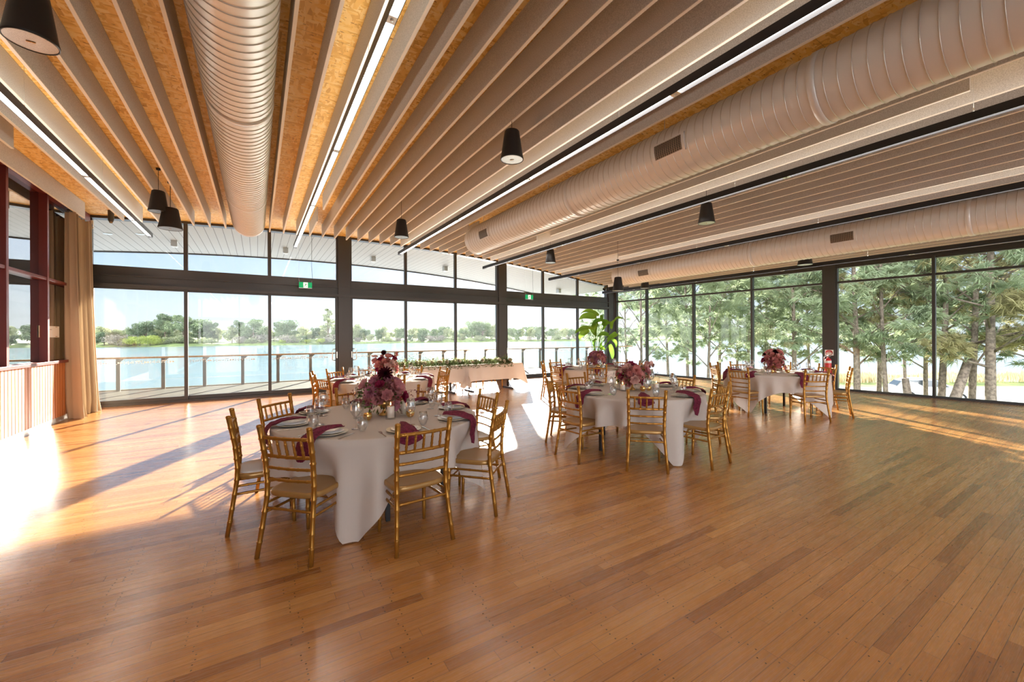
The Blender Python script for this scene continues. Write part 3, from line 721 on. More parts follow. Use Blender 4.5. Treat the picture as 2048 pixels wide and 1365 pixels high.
o = mb.add(vs, fs, True).build('far_shore', M_grass); tag(o, 'grassy rising ground of the far shore across the lake', 'ground', kind='stuff')
def hill(px0, px1, ytop, dist, name, label, m_):
    mb = MB(); vs, fs = [], []; n, k_ = 40, 6
    for i in range(n + 1):
        t = i / n; px = px0 + (px1 - px0) * t
        prof = math.sin(PI * t) ** 1.3 * (1 + .08 * math.sin(9 * t) + .04 * math.sin(31 * t))
        for j in range(k_):
            s_ = j / (k_ - 1); zz = (672 - ytop) / F * dist * prof * math.sin(s_ * PI / 2)
            vs.append(tuple(at(px, dist - 300 + 300 * s_, EYE + zz - 4 * (1 - s_))))
    fs = [(i * k_ + j, (i + 1) * k_ + j, (i + 1) * k_ + j + 1, i * k_ + j + 1) for i in range(n) for j in range(k_ - 1)]
    o = mb.add(vs, fs, True).build(name, m_); tag(o, label, 'hill')
M_hill = speckle('haze_tinted_hill', (.22, .30, .30), (.30, .38, .38), .04, 1.0, 5)  # aerial haze is mixed into the hill colour
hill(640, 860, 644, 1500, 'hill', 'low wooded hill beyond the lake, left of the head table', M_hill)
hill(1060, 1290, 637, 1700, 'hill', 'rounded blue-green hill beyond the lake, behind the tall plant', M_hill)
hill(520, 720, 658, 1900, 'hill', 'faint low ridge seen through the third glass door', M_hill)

# ---- foliage
def leaf_blob(n, rnd, centres, size):
    vs, fs = [], []
    for _ in range(n):
        c, r = rnd.choice(centres)
        d = Vector((rnd.gauss(0, 1), rnd.gauss(0, 1), rnd.gauss(0, 1))).normalized() * r * rnd.uniform(.72, 1.05)
        d.z *= .72
        p = Vector(c) + d; s_ = size * rnd.uniform(.6, 1.3)
        nrm = (d.normalized() + Vector((rnd.uniform(-.7, .7), rnd.uniform(-.7, .7), rnd.uniform(-.2, .9)))).normalized()
        a = nrm.orthogonal().normalized(); b = nrm.cross(a); q_ = rnd.uniform(0, PI)
        a, b = a * math.cos(q_) + b * math.sin(q_), b * math.cos(q_) - a * math.sin(q_)
        k = len(vs); vs += [p - a * s_, p - b * s_ * .55, p + a * s_, p + b * s_ * .55]; fs.append((k, k + 1, k + 2, k + 3))
    return vs, fs
M_leaf1 = leaf_mat('dark_evergreen_leaves', (.10, .145, .085), (.21, .27, .15), .4, 3)
M_leaf2 = leaf_mat('olive_leaves', (.20, .24, .13), (.37, .40, .23), .45, 3)
M_leaf3 = leaf_mat('yellow_green_leaves', (.30, .38, .08), (.48, .54, .16), .5, 3)
M_leaf4 = leaf_mat('bare_grey_twigs', (.22, .21, .17), (.34, .31, .25), .2, 3)
def far_tree_proto(kind, seed):
    rnd = random.Random(seed); crown = []; tr = MB()
    H_ = 1.0                               # unit height; scaled per tree
    if kind == 'round':
        for _ in range(16):
            a = rnd.uniform(0, 2 * PI); r = rnd.uniform(.05, .32); crown.append(((r * math.cos(a), r * math.sin(a), rnd.uniform(.30, .84)), rnd.uniform(.13, .2)))
        for _ in range(6):
            a = rnd.uniform(0, 2 * PI); crown.append(((.3 * math.cos(a), .3 * math.sin(a), rnd.uniform(.12, .4)), .15))
        n, s_ = 3400, .03
    elif kind == 'spread':
        for _ in range(20):
            a = rnd.uniform(0, 2 * PI); r = rnd.uniform(.1, .6); crown.append(((r * math.cos(a), r * math.sin(a), .80 - r * r * .7 + rnd.uniform(-.3, .05)), rnd.uniform(.12, .18)))
        n, s_ = 3600, .028
    elif kind == 'tall':
        for k in range(11):
            z = .35 + .062 * k; r = .17 * (1 - (z - .3) / .85); a = rnd.uniform(0, 2 * PI); crown.append(((r * .7 * math.cos(a), r * .7 * math.sin(a), z), r * rnd.uniform(.6, .9) + .02))
        n, s_ = 1400, .022
    else:
        for _ in range(9):
            a = rnd.uniform(0, 2 * PI); r = rnd.uniform(0, .6); crown.append(((r * math.cos(a), r * math.sin(a), rnd.uniform(.25, .6)), rnd.uniform(.25, .38)))
        n, s_ = 1500, .05
    vs, fs = leaf_blob(n, rnd, crown, s_)
    tr.tube([(0, 0, -.05), (.01, 0, .25), (.0, .01, .5), (.03, 0, .75)], [.028, .022, .016, .006], 7)
    for k in range(6):
        c = rnd.choice(crown)[0]; tr.tube([(0, 0, rnd.uniform(.2, .45)), (c[0] * .5, c[1] * .5, c[2] * .8), c], [.012, .008, .003], 5)
    return vs, fs, tr
protos = {}
for kd, sd_, mt in (('round', 1, M_leaf1), ('round', 2, M_leaf1), ('round', 7, M_leaf2), ('spread', 3, M_leaf1), ('tall', 4, M_leaf2), ('bush', 5, M_leaf4), ('bush', 6, M_leaf3), ('bush', 8, M_leaf2)):
    vs, fs, tr = far_tree_proto(kd, sd_)
    protos[(kd, sd_)] = (MB().add(vs, fs).mesh('crown', mt), tr.mesh('trunk', M_bark))
PANE = [(200, 370, 'first'), (370, 540, 'second'), (540, 678, 'third'), (696, 812, 'fourth'), (812, 912, 'fifth'), (912, 1003, 'sixth'), (1012, 1088, 'seventh'), (1088, 1157, 'eighth'), (1157, 1225, 'ninth')]
kindname = {('round', 1): 'round dark tree', ('round', 2): 'broad dark tree', ('round', 7): 'olive green tree', ('spread', 3): 'wide spreading tree', ('tall', 4): 'tall slim tree', ('bush', 5): 'grey twiggy shrub', ('bush', 6): 'yellow-green shrub', ('bush', 8): 'olive shrub'}
far = []
R_ = random.Random(11)
# (px, top y, kind, width factor)
big = [(150, 650, ('round', 1), 1.1), (205, 650, ('round', 7), 1.2), (232, 655, ('round', 2), 1.1), (262, 652, ('round', 1), 1), (292, 634, ('round', 2), 1.2), (330, 623, ('spread', 3), 1.0), (366, 625, ('spread', 3), 1.0), (398, 629, ('round', 2), 1.2), (418, 640, ('round', 1), 1),
       (436, 652, ('round', 7), .9), (464, 650, ('round', 7), 1), (478, 637, ('spread', 3), .7), (507, 635, ('round', 1), 1.25), (535, 650, ('round', 7), 1), (574, 632, ('round', 2), 1.2), (606, 650, ('round', 7), 1.1), (630, 653, ('round', 5) if 0 else ('round', 1), 1), (656, 618, ('tall', 4), 1.5), (672, 645, ('round', 7), 1),
       (690, 646, ('round', 1), 1), (712, 645, ('round', 7), 1.2), (730, 652, ('round', 2), 1), (766, 650, ('round', 7), 1.2), (757, 655, ('round', 1), 1), (800, 653, ('round', 1), 1.2), (826, 653, ('round', 7), 1.2), (848, 651, ('round', 2), 1.2), (870, 655, ('round', 1), 1.1), (893, 655, ('round', 7), 1),
       (925, 652, ('round', 2), 1), (944, 639, ('round', 1), 1.1), (965, 634, ('round', 2), 1.1), (990, 645, ('round', 7), 1.1), (1024, 654, ('round', 1), 1.1), (1046, 655, ('tall', 4), 1.4), (1062, 653, ('round', 7), 1.1), (1080, 655, ('round', 2), 1), (1103, 655, ('round', 1), 1.2), (1125, 655, ('round', 7), 1.2), (1146, 653, ('round', 2), 1.2), (1172, 653, ('round', 1), 1.2), (1200, 650, ('round', 7), 1.2),
       (1240, 652, ('round', 1), 1.5), (1300, 655, ('round', 7), 1.5), (1370, 655, ('round', 2), 1.6), (1450, 655, ('round', 1), 1.6), (1540, 655, ('round', 7), 1.6), (1640, 655, ('round', 2), 1.7), (1760, 655, ('round', 1), 1.7), (1900, 655, ('round', 7), 1.8), (2030, 655, ('round', 1), 1.8), (60, 645, ('round', 2), 1.2), (-40, 645, ('round', 1), 1.2), (100, 655, ('round', 7), 1.2), (-140, 640, ('round', 2), 1.4), (-280, 640, ('round', 1), 1.5)]
for px, yt, kd, wf in big: far.append((px, yt, kd, wf, R_.uniform(12, 30)))
for px in range(150, 1230, 21):
    if 440 < px < 480 or 545 < px < 560: continue
    px2 = px + R_.uniform(-7, 7); kd = R_.choice([('bush', 5), ('bush', 8), ('round', 7), ('bush', 8), ('round', 1)]) if not 250 < px < 320 else ('bush', 6)
    far.append((px2, R_.uniform(664, 674) if px > 250 else R_.uniform(660, 670), kd, R_.uniform(1.1, 1.7), R_.uniform(3, 9)))
for px in range(120, 1240, 13):
    yt = R_.uniform(650, 662) if not (445 < px < 490 or 535 < px < 560 or 700 < px < 790) else R_.uniform(660, 668)
    far.append((px + R_.uniform(-4, 4), yt, R_.choice([('round', 1), ('round', 2), ('round', 7), ('round', 7)]), R_.uniform(1.2, 1.6), R_.uniform(30, 60)))
for px, yt in ((262, 672), (280, 667), (300, 671), (312, 676), (563, 677), (612, 676), (640, 674)): far.append((px, yt, ('bush', 6), 1.2, 2))
far.sort(key=lambda t: t[0])
pc = {}
for (px, yt, kd, wf, back) in far:
    d = shore(px) + back; hz = 673.5 - ROLL * (px - 1024); ztop = EYE + (hz - yt) / F * d; zb = WATER_Z + .8 + back * .07
    h = max(3.0, ztop - zb)
    e = empty('shore_tree' if kd[0] != 'bush' else 'shore_shrub', at(px, d, zb), R_.uniform(0, 6)); e.scale = (h * wf * .85, h * wf * .85, h)
    cr, tr = protos[kd]; put('crown', cr, e); put('trunk', tr, e)
    pn = [n for a, b, n in PANE if a <= px < b]
    nm = kindname[kd]
    key = (nm, pn[0] if pn else ('left' if px < 250 else 'right')); k = pc.get(key, 0); pc[key] = k + 1
    if pn: lb = '%s, %s such from left across the lake in %s glass door' % (nm, ORD[min(k, 17)], pn[0])
    elif px < 250: lb = '%s on the far shore near the curtain, %s from the left' % (nm, ORD[min(k, 17)])
    else: lb = '%s on the far shore behind the pines, %s from the left' % (nm, ORD[min(k, 17)])
    tag(e, lb, 'tree' if kd[0] != 'bush' else 'shrub', 'trees and shrubs along the far shore')

# ---- land beside the building on the right, with road, grass bank and reeds
pts = [at(1250, 16, LAND_Z), at(1260, 34, LAND_Z), at(1400, 44, LAND_Z), at(1450, 50, LAND_Z - .3), at(1650, 50, LAND_Z - .3), at(2048, 49, LAND_Z - .3), at(2600, 50, LAND_Z - .3), at(3600, 60, LAND_Z), Vector((60, -60, LAND_Z)), Vector((15.5, -60, LAND_Z)), Vector((15.5, 8, LAND_Z))]
o = MB().add([tuple(p) for p in pts] + [(p.x, p.y, -5) for p in pts], [tuple(range(len(pts)))] + [(i, (i + 1) % len(pts), len(pts) + (i + 1) % len(pts), len(pts) + i) for i in range(len(pts))]).build('grass_bank', M_grass)
tag(o, 'green grassy lake bank beyond the right hand windows', 'ground', kind='stuff')
mb = MB(); rp = [at(px, 38.0, LAND_Z + .03) for px in (1480, 1600, 1800, 2048, 2600, 3400)] + [at(px, 24.5, LAND_Z + .03) for px in (3400, 2600, 2048, 1800, 1600, 1480)]
o = mb.add([tuple(p) for p in rp], [tuple(range(len(rp)))]).build('road', speckle('pale_asphalt', (.50, .49, .47), (.58, .57, .54), 3, .9)); tag(o, 'pale grey road passing behind the pine trunks', 'road')
rnd = random.Random(21); mb = MB(); vs, fs = [], []
for _ in range(9000):
    px = rnd.uniform(1430, 2300); d = rnd.uniform(41.5, 49); p = at(px, d, LAND_Z); hgt = rnd.uniform(.25, .95) * (1 - .5 * math.sin(px * .02) ** 2); a = rnd.uniform(0, PI)
    dx, dy = .05 * math.cos(a), .05 * math.sin(a); lx = rnd.uniform(-.25, .25)
    k = len(vs); vs += [(p.x - dx, p.y - dy, p.z), (p.x + dx, p.y + dy, p.z), (p.x + lx, p.y + lx * .5, p.z + hgt)]; fs.append((k, k + 1, k + 2))
o = mb.add(vs, fs).build('reeds', speckle('dry_reeds', (.42, .33, .18), (.58, .48, .30), .5, .9)); tag(o, 'dry straw-coloured reeds along the near lake edge', 'reeds', kind='stuff')

# ---- she-oaks: trunk, limbs and drooping needle sprays
M_needle = leaf_mat('she_oak_needles', (.235, .295, .185), (.43, .49, .31), .55, 1.2)
M_needle2 = leaf_mat('golden_needles', (.36, .33, .17), (.56, .51, .29), .55, 1.2)
def sheoak(seed, H_=12.0, lean=0.0, lo=4.4, nspray=840, spread=3.3):
    rnd = random.Random(seed); tr = MB(); pts = []; x = y = 0
    for i in range(9):
        t = i / 8; pts.append((lean * t * H_ + .12 * math.sin(3 * t + seed), .15 * math.sin(4 * t + seed * 2), H_ * t))
    rad = [.21 * (1 - .75 * (i / 8)) + (.06 if i == 0 else 0) for i in range(9)]
    tr.tube(pts, rad, 10)
    limbs = []
    for k in range(20):
        z = lo * .8 + (H_ - lo * .8) * (k / 20) ** .9; t = z / H_; i = min(7, int(t * 8)); f_ = t * 8 - i
        p0 = Vector(pts[i]).lerp(Vector(pts[i + 1]), f_); a = k * 2.4 + rnd.uniform(-.5, .5); ln = spread * rnd.uniform(.6, 1.15) * (1.1 - .55 * t)
        up_ = rnd.uniform(.25, .7)
        p1 = p0 + Vector((math.cos(a) * ln * .5, math.sin(a) * ln * .5, ln * up_ * .6)); p2 = p0 + Vector((math.cos(a + .15) * ln, math.sin(a + .15) * ln, ln * up_))
        tr.tube([p0, p1, p2], [.07 * (1 - .6 * t), .04 * (1 - .6 * t), .012], 6); limbs.append((p0, p1, p2))
        for _ in range(3):
            b = a + rnd.uniform(-1, 1); s0 = p0.lerp(p2, rnd.uniform(.35, .9)); s1 = s0 + Vector((math.cos(b), math.sin(b), rnd.uniform(-.1, .5))) * ln * .5
            tr.tube([s0, s0.lerp(s1, .5) + Vector((0, 0, .08)), s1], [.022, .014, .006], 5); limbs.append((s0, s0.lerp(s1, .5), s1))
    vs, fs = [], []
    for _ in range(nspray):
        l = rnd.choice(limbs); t = rnd.uniform(.25, 1.05); p = l[0].lerp(l[2], t) + Vector((rnd.gauss(0, .16), rnd.gauss(0, .16), rnd.gauss(0, .12)))
        a = rnd.uniform(0, 2 * PI); dirn = Vector((math.cos(a), math.sin(a), rnd.uniform(-.2, .7))).normalized()
        for _ in range(24):
            d = (dirn + Vector((rnd.gauss(0, .45), rnd.gauss(0, .45), rnd.gauss(0, .35)))).normalized(); L_ = rnd.uniform(.22, .5)
            s_ = d.orthogonal().normalized() * .015; m1 = p + d * L_ * .55; m2 = p + d * L_ + Vector((0, 0, -.16 * L_ - .06))
            k = len(vs); vs += [p - s_ * .6, p + s_ * .6, m1 + s_, m2, m1 - s_]; fs.append((k, k + 1, k + 2, k + 3, k + 4))
    return tr.mesh('trunk', M_bark), vs, fs
so = []
for sd_, ln in ((1, 0.0), (2, .03), (3, -.05)):
    tr, vs, fs = sheoak(sd_, lean=ln); so.append((tr, MB().add(vs, fs).mesh('needles', M_needle), MB().add(vs, fs).mesh('needles', M_needle2) if sd_ == 1 else None))
# (px, depth, radius factor, kind, golden, label)
TR = [(1252, 30, .6, 0, 0, 'slim she-oak pine in the first right hand window pane'), (1280, 22, .5, 1, 0, 'slender she-oak pine by the second right hand window mullion'), (1338, 31, .7, 2, 0, 'distant she-oak pine left in the second right hand pane'), (1374, 25, .75, 0, 0, 'she-oak pine with a forked pale trunk by the water'),
      (1412, 23, .6, 2, 0, 'leaning slim she-oak pine in the third right hand pane'), (1442, 28, .8, 1, 0, 'she-oak pine behind the left chairs of the extinguisher table'), (1476, 30, .6, 0, 0, 'thin she-oak pine, third trunk in the third right hand pane'), (1497, 27, .7, 2, 0, 'she-oak pine close to the window mullion behind the right table'),
      (1532, 29, .7, 1, 0, 'thin she-oak pine just right of the mullion behind the right table'), (1585, 23, 1.0, 0, 0, 'stout she-oak pine seen behind the tall red flowers'), (1622, 27, .7, 2, 0, 'she-oak pine left of the fire extinguisher column'), (1705, 21, 1.1, 1, 0, 'thick she-oak pine just right of the fire extinguisher column'),
      (1762, 25, .9, 0, 0, 'she-oak pine left of the parked white car'), (1776, 20, .8, 2, 0, 'she-oak pine in front of the rear of the parked car'), (1856, 22, .8, 1, 0, 'she-oak pine at the front of the parked car'), (1886, 19, 1.0, 0, 1, 'she-oak pine with a lumpy trunk right of the last mullion'),
      (1945, 18.5, 1.05, 0, 1, 'golden she-oak pine with a straight grey trunk'), (1992, 17.5, 1.35, 1, 0, 'stoutest she-oak pine near the right edge'), (2110, 18, 1.1, 2, 0, 'she-oak pine added beyond the right edge to shade the sun'), (1810, 30, .8, 2, 0, 'she-oak pine behind the parked car'), (1660, 31, .8, 0, 0, 'she-oak pine hidden behind the column'), (2060, 24, 1.0, 0, 1, 'she-oak pine whose branches enter from the right edge')]  # pine beyond the right edge is an extra, put in for sun shading
rr = random.Random(5)
for px, d, rf, k, g, lb in TR:
    e = empty('she_oak_tree', at(px, d, LAND_Z - .3), rr.uniform(0, 6)); sc_z = rr.uniform(.92, 1.1); e.scale = (rr.uniform(.95, 1.15),) * 2 + (sc_z,)
    t = put('trunk', so[k][0], e, Matrix.Diagonal((rf * .72, rf * .72, 1, 1))); n = put('needles', so[k][2] if g and so[k][2] else so[k][1], e)
    tag(e, lb, 'tree', 'she-oak pines outside the right hand windows')
# leaning broken limb and a cut stump
o = MB().tube([at(1893, 17.6, -3.3), at(1905, 17.8, -1.6), at(1925, 18.2, -.4), at(1946, 18.4, .9)], [.24, .2, .17, .15], 10).build('leaning_trunk', M_bark); tag(o, 'dark leaning trunk joining the golden pine', 'tree trunk')
o = MB().tube([at(1822, 19.5, -3.4), at(1817, 19.5, -1.7), at(1810, 19.5, -.6)], [.2, .17, .13], 10).build('broken_trunk', M_bark); tag(o, 'short broken trunk standing in front of the parked car', 'tree trunk')

# ---- parked car
car = empty('car', at(1856, 30.5, LAND_Z + .03)); car.rotation_euler.z = math.atan2(RT.y, RT.x) + math.radians(-24); tag(car, 'silver white hatchback parked on the road behind the pine trunks', 'car')
M_paint = mat('white_car_paint', (.72, .75, .80), .22, .15, **{'Coat Weight': .6}); M_cglass = mat('car_glass', (.03, .045, .06), .06, spec=.9); M_tyre = mat('tyre', (.02, .02, .02), .8)
sec = [(-2.2, .45, .80, .80, .70), (-2.1, .32, .95, .97, .82), (-1.75, .28, 1.02, 1.38, .86), (-1.3, .27, 1.02, 1.56, .88), (-.5, .26, 1.0, 1.62, .9), (.25, .26, .99, 1.55, .9), (.75, .26, .98, 1.25, .9), (1.05, .26, .97, 1.02, .9), (1.7, .28, .90, .92, .88), (2.1, .33, .74, .76, .8), (2.25, .42, .62, .63, .66)]
mb = MB(); vs = []
for x, zb, zs, zt, hw in sec:
    vs += [(x, -hw, zb), (x, -hw - .02, (zb + zs) / 2), (x, -hw * .97, zs), (x, -hw * (.97 if zt - zs < .06 else .74), zt), (x, 0, zt + .03), (x, hw * (.97 if zt - zs < .06 else .74), zt), (x, hw * .97, zs), (x, hw + .02, (zb + zs) / 2), (x, hw, zb)]
n = 9; fs = [(i * n + k, (i + 1) * n + k, (i + 1) * n + k + 1, i * n + k + 1) for i in range(len(sec) - 1) for k in range(n - 1)] + [tuple(range(n)), tuple((len(sec) - 1) * n + k for k in range(n))[::-1]]
mb.add(vs, fs, True).build('body', M_paint, car)
gl = MB()
for s_ in (-1, 1):
    def gp(x, z, zs, zt, hw): t = (z - zs) / (zt - zs); return (x, s_ * (hw * .97 + (hw * .74 - hw * .97) * t + .008), z)
    gl.add([gp(-1.75, 1.08, 1.02, 1.38, .86), gp(-.5, 1.06, 1.0, 1.62, .9), gp(-.5, 1.5, 1.0, 1.62, .9), gp(-1.3, 1.45, 1.02, 1.56, .88), gp(-1.7, 1.28, 1.02, 1.38, .86)], [(0, 1, 2, 3, 4)])
    gl.add([gp(-.42, 1.06, 1.0, 1.62, .9), (.85, s_ * .885, 1.05), gp(.25, 1.45, .99, 1.55, .9), gp(-.42, 1.5, 1.0, 1.61, .9)], [(0, 1, 2, 3)])
gl.add([(1.0, -.74, 1.07), (1.0, .74, 1.07), (.3, .6, 1.565), (.3, -.6, 1.565)], [(0, 1, 2, 3)])
gl.add([(-2.08, -.7, 1.05), (-2.08, .7, 1.05), (-1.78, .6, 1.39), (-1.78, -.6, 1.39)], [(0, 1, 2, 3)])
gl.build('window_glass', M_cglass, car)
for x in (-1.38, 1.40):
    for s_ in (-1, 1):
        Mx = T(x, s_ * .82, .33) @ RX(PI / 2)
        wv = MB().lathe([(.2, -.1), (.31, -.1), (.33, -.07), (.33, .07), (.31, .1), (.2, .1)], 24, Mx).build('wheel', M_tyre, car)
        rm = MB().lathe([(.21, -.07), (.22, .09), (.2, .1)], 24, Mx).lathe([(.0001, s_ * -.1), (.05, s_ * -.1), (.05, s_ * -.06)], 12, Mx)
        for k in range(10): rm.box(.03, .2, -.015, .015, -.095 if s_ > 0 else .07, -.07 if s_ > 0 else .095, Mx @ RZ(k * PI / 5))
        rm.build('rim', M_alu, wv)
MB().bbox(2.1, 2.24, -.75, -.45, .66, .76, .02).build('headlight', M_alu, car); MB().bbox(2.1, 2.24, .45, .75, .66, .76, .02).build('headlight', M_alu, car)
MB().box(2.18, 2.27, -.5, .5, .42, .58).build('front_grille', M_black, car)
# ================================================================== chairs
def bamboo(mb, pts, r0, r1, knots, n=10, M=None):
    """a turned bamboo rod through the points with ring shaped knuckles"""
    pts = [Vector(p) for p in pts]; L = [0]
    for a, b in zip(pts, pts[1:]): L.append(L[-1] + (b - a).length)
    def pos(t):
        s_ = t * L[-1]
        for i in range(len(pts) - 1):
            if s_ <= L[i + 1] or i == len(pts) - 2: return pts[i].lerp(pts[i + 1], (s_ - L[i]) / max(1e-6, L[i + 1] - L[i]))
    ts = [(0, 0)] + [(k / 8.0, 0) for k in range(1, 8)] + [(1, 0)]
    e = .009 / L[-1]
    for k in knots: ts += [(k - 1.3 * e, 0), (k - .4 * e, 1), (k + .4 * e, 1), (k + 1.3 * e, 0)]
    ts = sorted(ts); P, R_2 = [], []
    for t, kn in ts: P.append(pos(min(1, max(0, t)))); r = r0 + (r1 - r0) * t; R_2.append(r * (1.17 if kn else 1))
    mb.tube(P, R_2, n, M=M)
def chair_proto():
    e = empty('banquet_chair')
    for s_ in (-1, 1):
        mb = MB(); x0, x1 = s_ * .205, s_ * .185
        bamboo(mb, [(s_ * .215, -.255, 0), (s_ * .20, -.225, .2), (s_ * .188, -.195, .40), (s_ * .188, -.190, .50), (s_ * .192, -.205, .68), (s_ * .198, -.245, .895)], .0155, .0185, [.12, .22, .34, .46, .56, .64, .73, .82, .91])
        mb.lathe([(.0185, -.002), (.021, .004), (.016, .014), (.0001, .017)], 10, T(s_ * .198, -.245, .893)); mb.build('leg', M_gold, e)
        mb = MB(); bamboo(mb, [(s_ * .185, .195, 0), (s_ * .18, .185, .22), (s_ * .175, .18, .42)], .0135, .018, [.25, .42, .62, .8]); mb.build('leg', M_gold, e)
    # seat: rounded slab with soft edges, wider at the back rail than the front corners
    mb = MB(); ring = []
    out_ = []
    for k in range(48):
        a = 2 * PI * k / 48; c_, s_ = math.cos(a), math.sin(a); p = 4.2
        rr_ = (abs(c_) ** p + abs(s_) ** p) ** (-1 / p); out_.append((.205 * rr_ * c_ * (1.0 - .03 * s_), .205 * rr_ * s_ ))
    vs = []; lv = [(.93, .408), (.985, .412), (1.0, .422), (1.0, .434), (.985, .444), (.95, .448), (.86, .445), (.5, .4425), (.02, .442)]
    for f_, z in lv: vs += [(x * f_, y * f_ + .0, z) for x, y in out_]
    n = 48; fs = [(j * n + k, j * n + (k + 1) % n, (j + 1) * n + (k + 1) % n, (j + 1) * n + k) for j in range(len(lv) - 1) for k in range(n)]
    fs += [tuple(range(n))[::-1], tuple((len(lv) - 1) * n + k for k in range(n))]
    mb.add(vs, fs, True).build('seat', M_gold_seat, e)
    mb = MB(); kn = [.12, .3, .5, .7, .88]
    def yb(z): return -.190 - (z - .5) * .04 - max(0, z - .68) * .19 + .0
    for z, r in ((.820, .0125), (.690, .0125), (.608, .0105), (.528, .0105)):
        w_ = .19; bamboo(mb, [(-w_, yb(z), z), (-.09, yb(z) - .012, z), (0, yb(z) - .016, z), (.09, yb(z) - .012, z), (w_, yb(z), z)], r, r, kn, 8)
    for k in range(5):
        x = -.128 + .064 * k; yo = -.012; bamboo(mb, [(x, yb(.69) + yo, .69), (x, yb(.76) + yo, .755), (x, yb(.82) + yo, .82)], .0095, .0085, [.3, .7], 7)
    mb.build('backrest', M_gold, e)
    mb = MB()
    for z, f_ in ((.36, 0), (.30, 0)):
        for s_ in (-1, 1): bamboo(mb, [(s_ * .19, -.205, z), (s_ * .178, .183, z)], .0095, .0095, [.2, .5, .8], 7)
    bamboo(mb, [(-.19, -.205, .33), (.19, -.205, .33)], .0095, .0095, [.2, .5, .8], 7); bamboo(mb, [(-.178, .183, .33), (.178, .183, .33)], .0095, .0095, [.2, .5, .8], 7)
    bamboo(mb, [(-.178, .183, .27), (.178, .183, .27)], .007, .007, [.2, .5, .8], 7)
    mb.build('stretchers', M_gold, e)
    return e
chair0 = chair_proto(); first_chair = [True]
def place_chair(x, y, rz, label, group):
    o = chair0 if first_chair[0] else copy_tree(chair0); first_chair[0] = False
    o.location = (x, y, 0); o.rotation_euler.z = rz; tag(o, label, 'chair', group); return o

# ================================================================== table ware (local frame: origin on the table edge, +x to the centre)
def wine_glass():
    e = empty('wine_glass')
    MB().lathe([(.0001, .002), (.037, .001), (.038, .003), (.007, .008), (.0042, .02), (.004, .092), (.007, .1)], 20).build('stem', M_table_glass, e)
    MB().lathe([(.003, .099), (.025, .113), (.041, .138), (.0435, .157), (.038, .195), (.032, .225), (.0312, .225), (.037, .195), (.0422, .157), (.0395, .14), (.024, .116), (.001, .104)], 24).build('bowl', M_table_glass, e)
    return e
def tumbler():
    return MB().lathe([(.0001, .002), (.022, .003), (.026, .01), (.042, .05), (.038, .08), (.031, .115), (.030, .115), (.0365, .08), (.0405, .05), (.025, .013), (.0001, .007)], 24).build('tumbler', M_table_glass)
def plate():
    e = empty('place_plate')
    MB().lathe([(.0001, .004), (.09, .004), (.10, .007), (.135, .016), (.137, .018), (.133, .019), (.10, .011), (.0001, .008)], 36).build('charger', M_plate, e)
    MB().lathe([(.0001, .012), (.06, .011), (.10, .022), (.103, .024), (.099, .025), (.065, .016), (.0001, .015)], 36).build('side_plate', mat('stone_plate', (.80, .76, .70), .3), e)
    return e
def fork():
    mb = MB().bbox(-.004, .004, -.09, .03, .002, .0045, .001)
    mb.add([(-.004, .03, .003), (.004, .03, .003), (.011, .055, .005), (-.011, .055, .005)], [(0, 1, 2, 3)])
    for k in range(4): mb.box(-.011 + .0062 * k, -.0075 + .0062 * k, .055, .095, .004, .006)
    return mb.build('fork', M_steel)
def knife():
    mb = MB().bbox(-.005, .005, -.1, .0, .002, .006, .002); mb.add([(-.005, 0, .003), (.005, 0, .003), (.007, .07, .003), (.003, .105, .003), (-.005, .1, .003), (-.005, 0, .005), (.005, 0, .005), (.007, .07, .004), (.003, .105, .004), (-.005, .1, .004)], [(0, 1, 2, 3, 4)[::-1], (5, 6, 7, 8, 9), (0, 5, 9, 4), (1, 2, 7, 6), (2, 3, 8, 7), (3, 4, 9, 8)])
    return mb.build('knife', M_steel)
def napkin_mesh(seed, hang, skew):
    rnd = random.Random(seed); mb = MB(); path = []
    for t in (0, .2, .4, .6, .8, 1.0): path.append((.27 - .24 * t, skew * .3 * (t - .5), .032 + .012 * math.sin(t * 3) - (.012 if t > .9 else 0)))
    path += [(.0, skew * .2, .016), (-.018, skew * .24, .0)]
    k_ = 5
    for i in range(1, k_ + 1): path.append((-.022 - .006 * math.sin(i * 1.7), skew * (.24 + .12 * i), -hang * i / k_))
    n, m_ = len(path), 10; vs = []
    for i, (x, y, z) in enumerate(path):
        t = i / (n - 1); wd = .045 + .034 * math.sin(min(1, t * 1.6) * PI * .5) + .012 * math.sin(5 * t + seed)
        if t > .85: wd *= max(.18, 1 - (t - .85) * 4.2)
        if t < .12: wd *= .6
        for j in range(m_ + 1):
            s_ = j / m_ * 2 - 1; ruf = .008 * math.sin(s_ * 7 + seed + 2.2 * t) + .006 * math.cos(s_ * 4 - seed)
            top = i < 7
            vs.append((x + (0 if top else -abs(ruf) - .006 * (1 - s_ * s_)), y + s_ * wd, z + ((abs(ruf) * 1.4 + .012 * (1 - s_ * s_)) if top else .012 * s_ * math.sin(seed))))
    fs = [(i * (m_ + 1) + j, i * (m_ + 1) + j + 1, (i + 1) * (m_ + 1) + j + 1, (i + 1) * (m_ + 1) + j) for i in range(n - 1) for j in range(m_)]
    me = mb.add(vs, fs, True).mesh('napkin', M_napkin); return me
nap = [napkin_mesh(1, .20, .06), napkin_mesh(2, .12, -.08), napkin_mesh(3, .17, .12), napkin_mesh(4, .06, -.04)]
protos_t = {}
def stamp(kind, M, label, cat, group):
    if kind not in protos_t:
        o = {'wine_glass': wine_glass, 'tumbler': tumbler, 'place_plate': plate, 'fork': fork, 'knife': knife}[kind](); protos_t[kind] = o
    else: o = copy_tree(protos_t[kind])
    o.matrix_world = M; tag(o, label, cat, group); return o

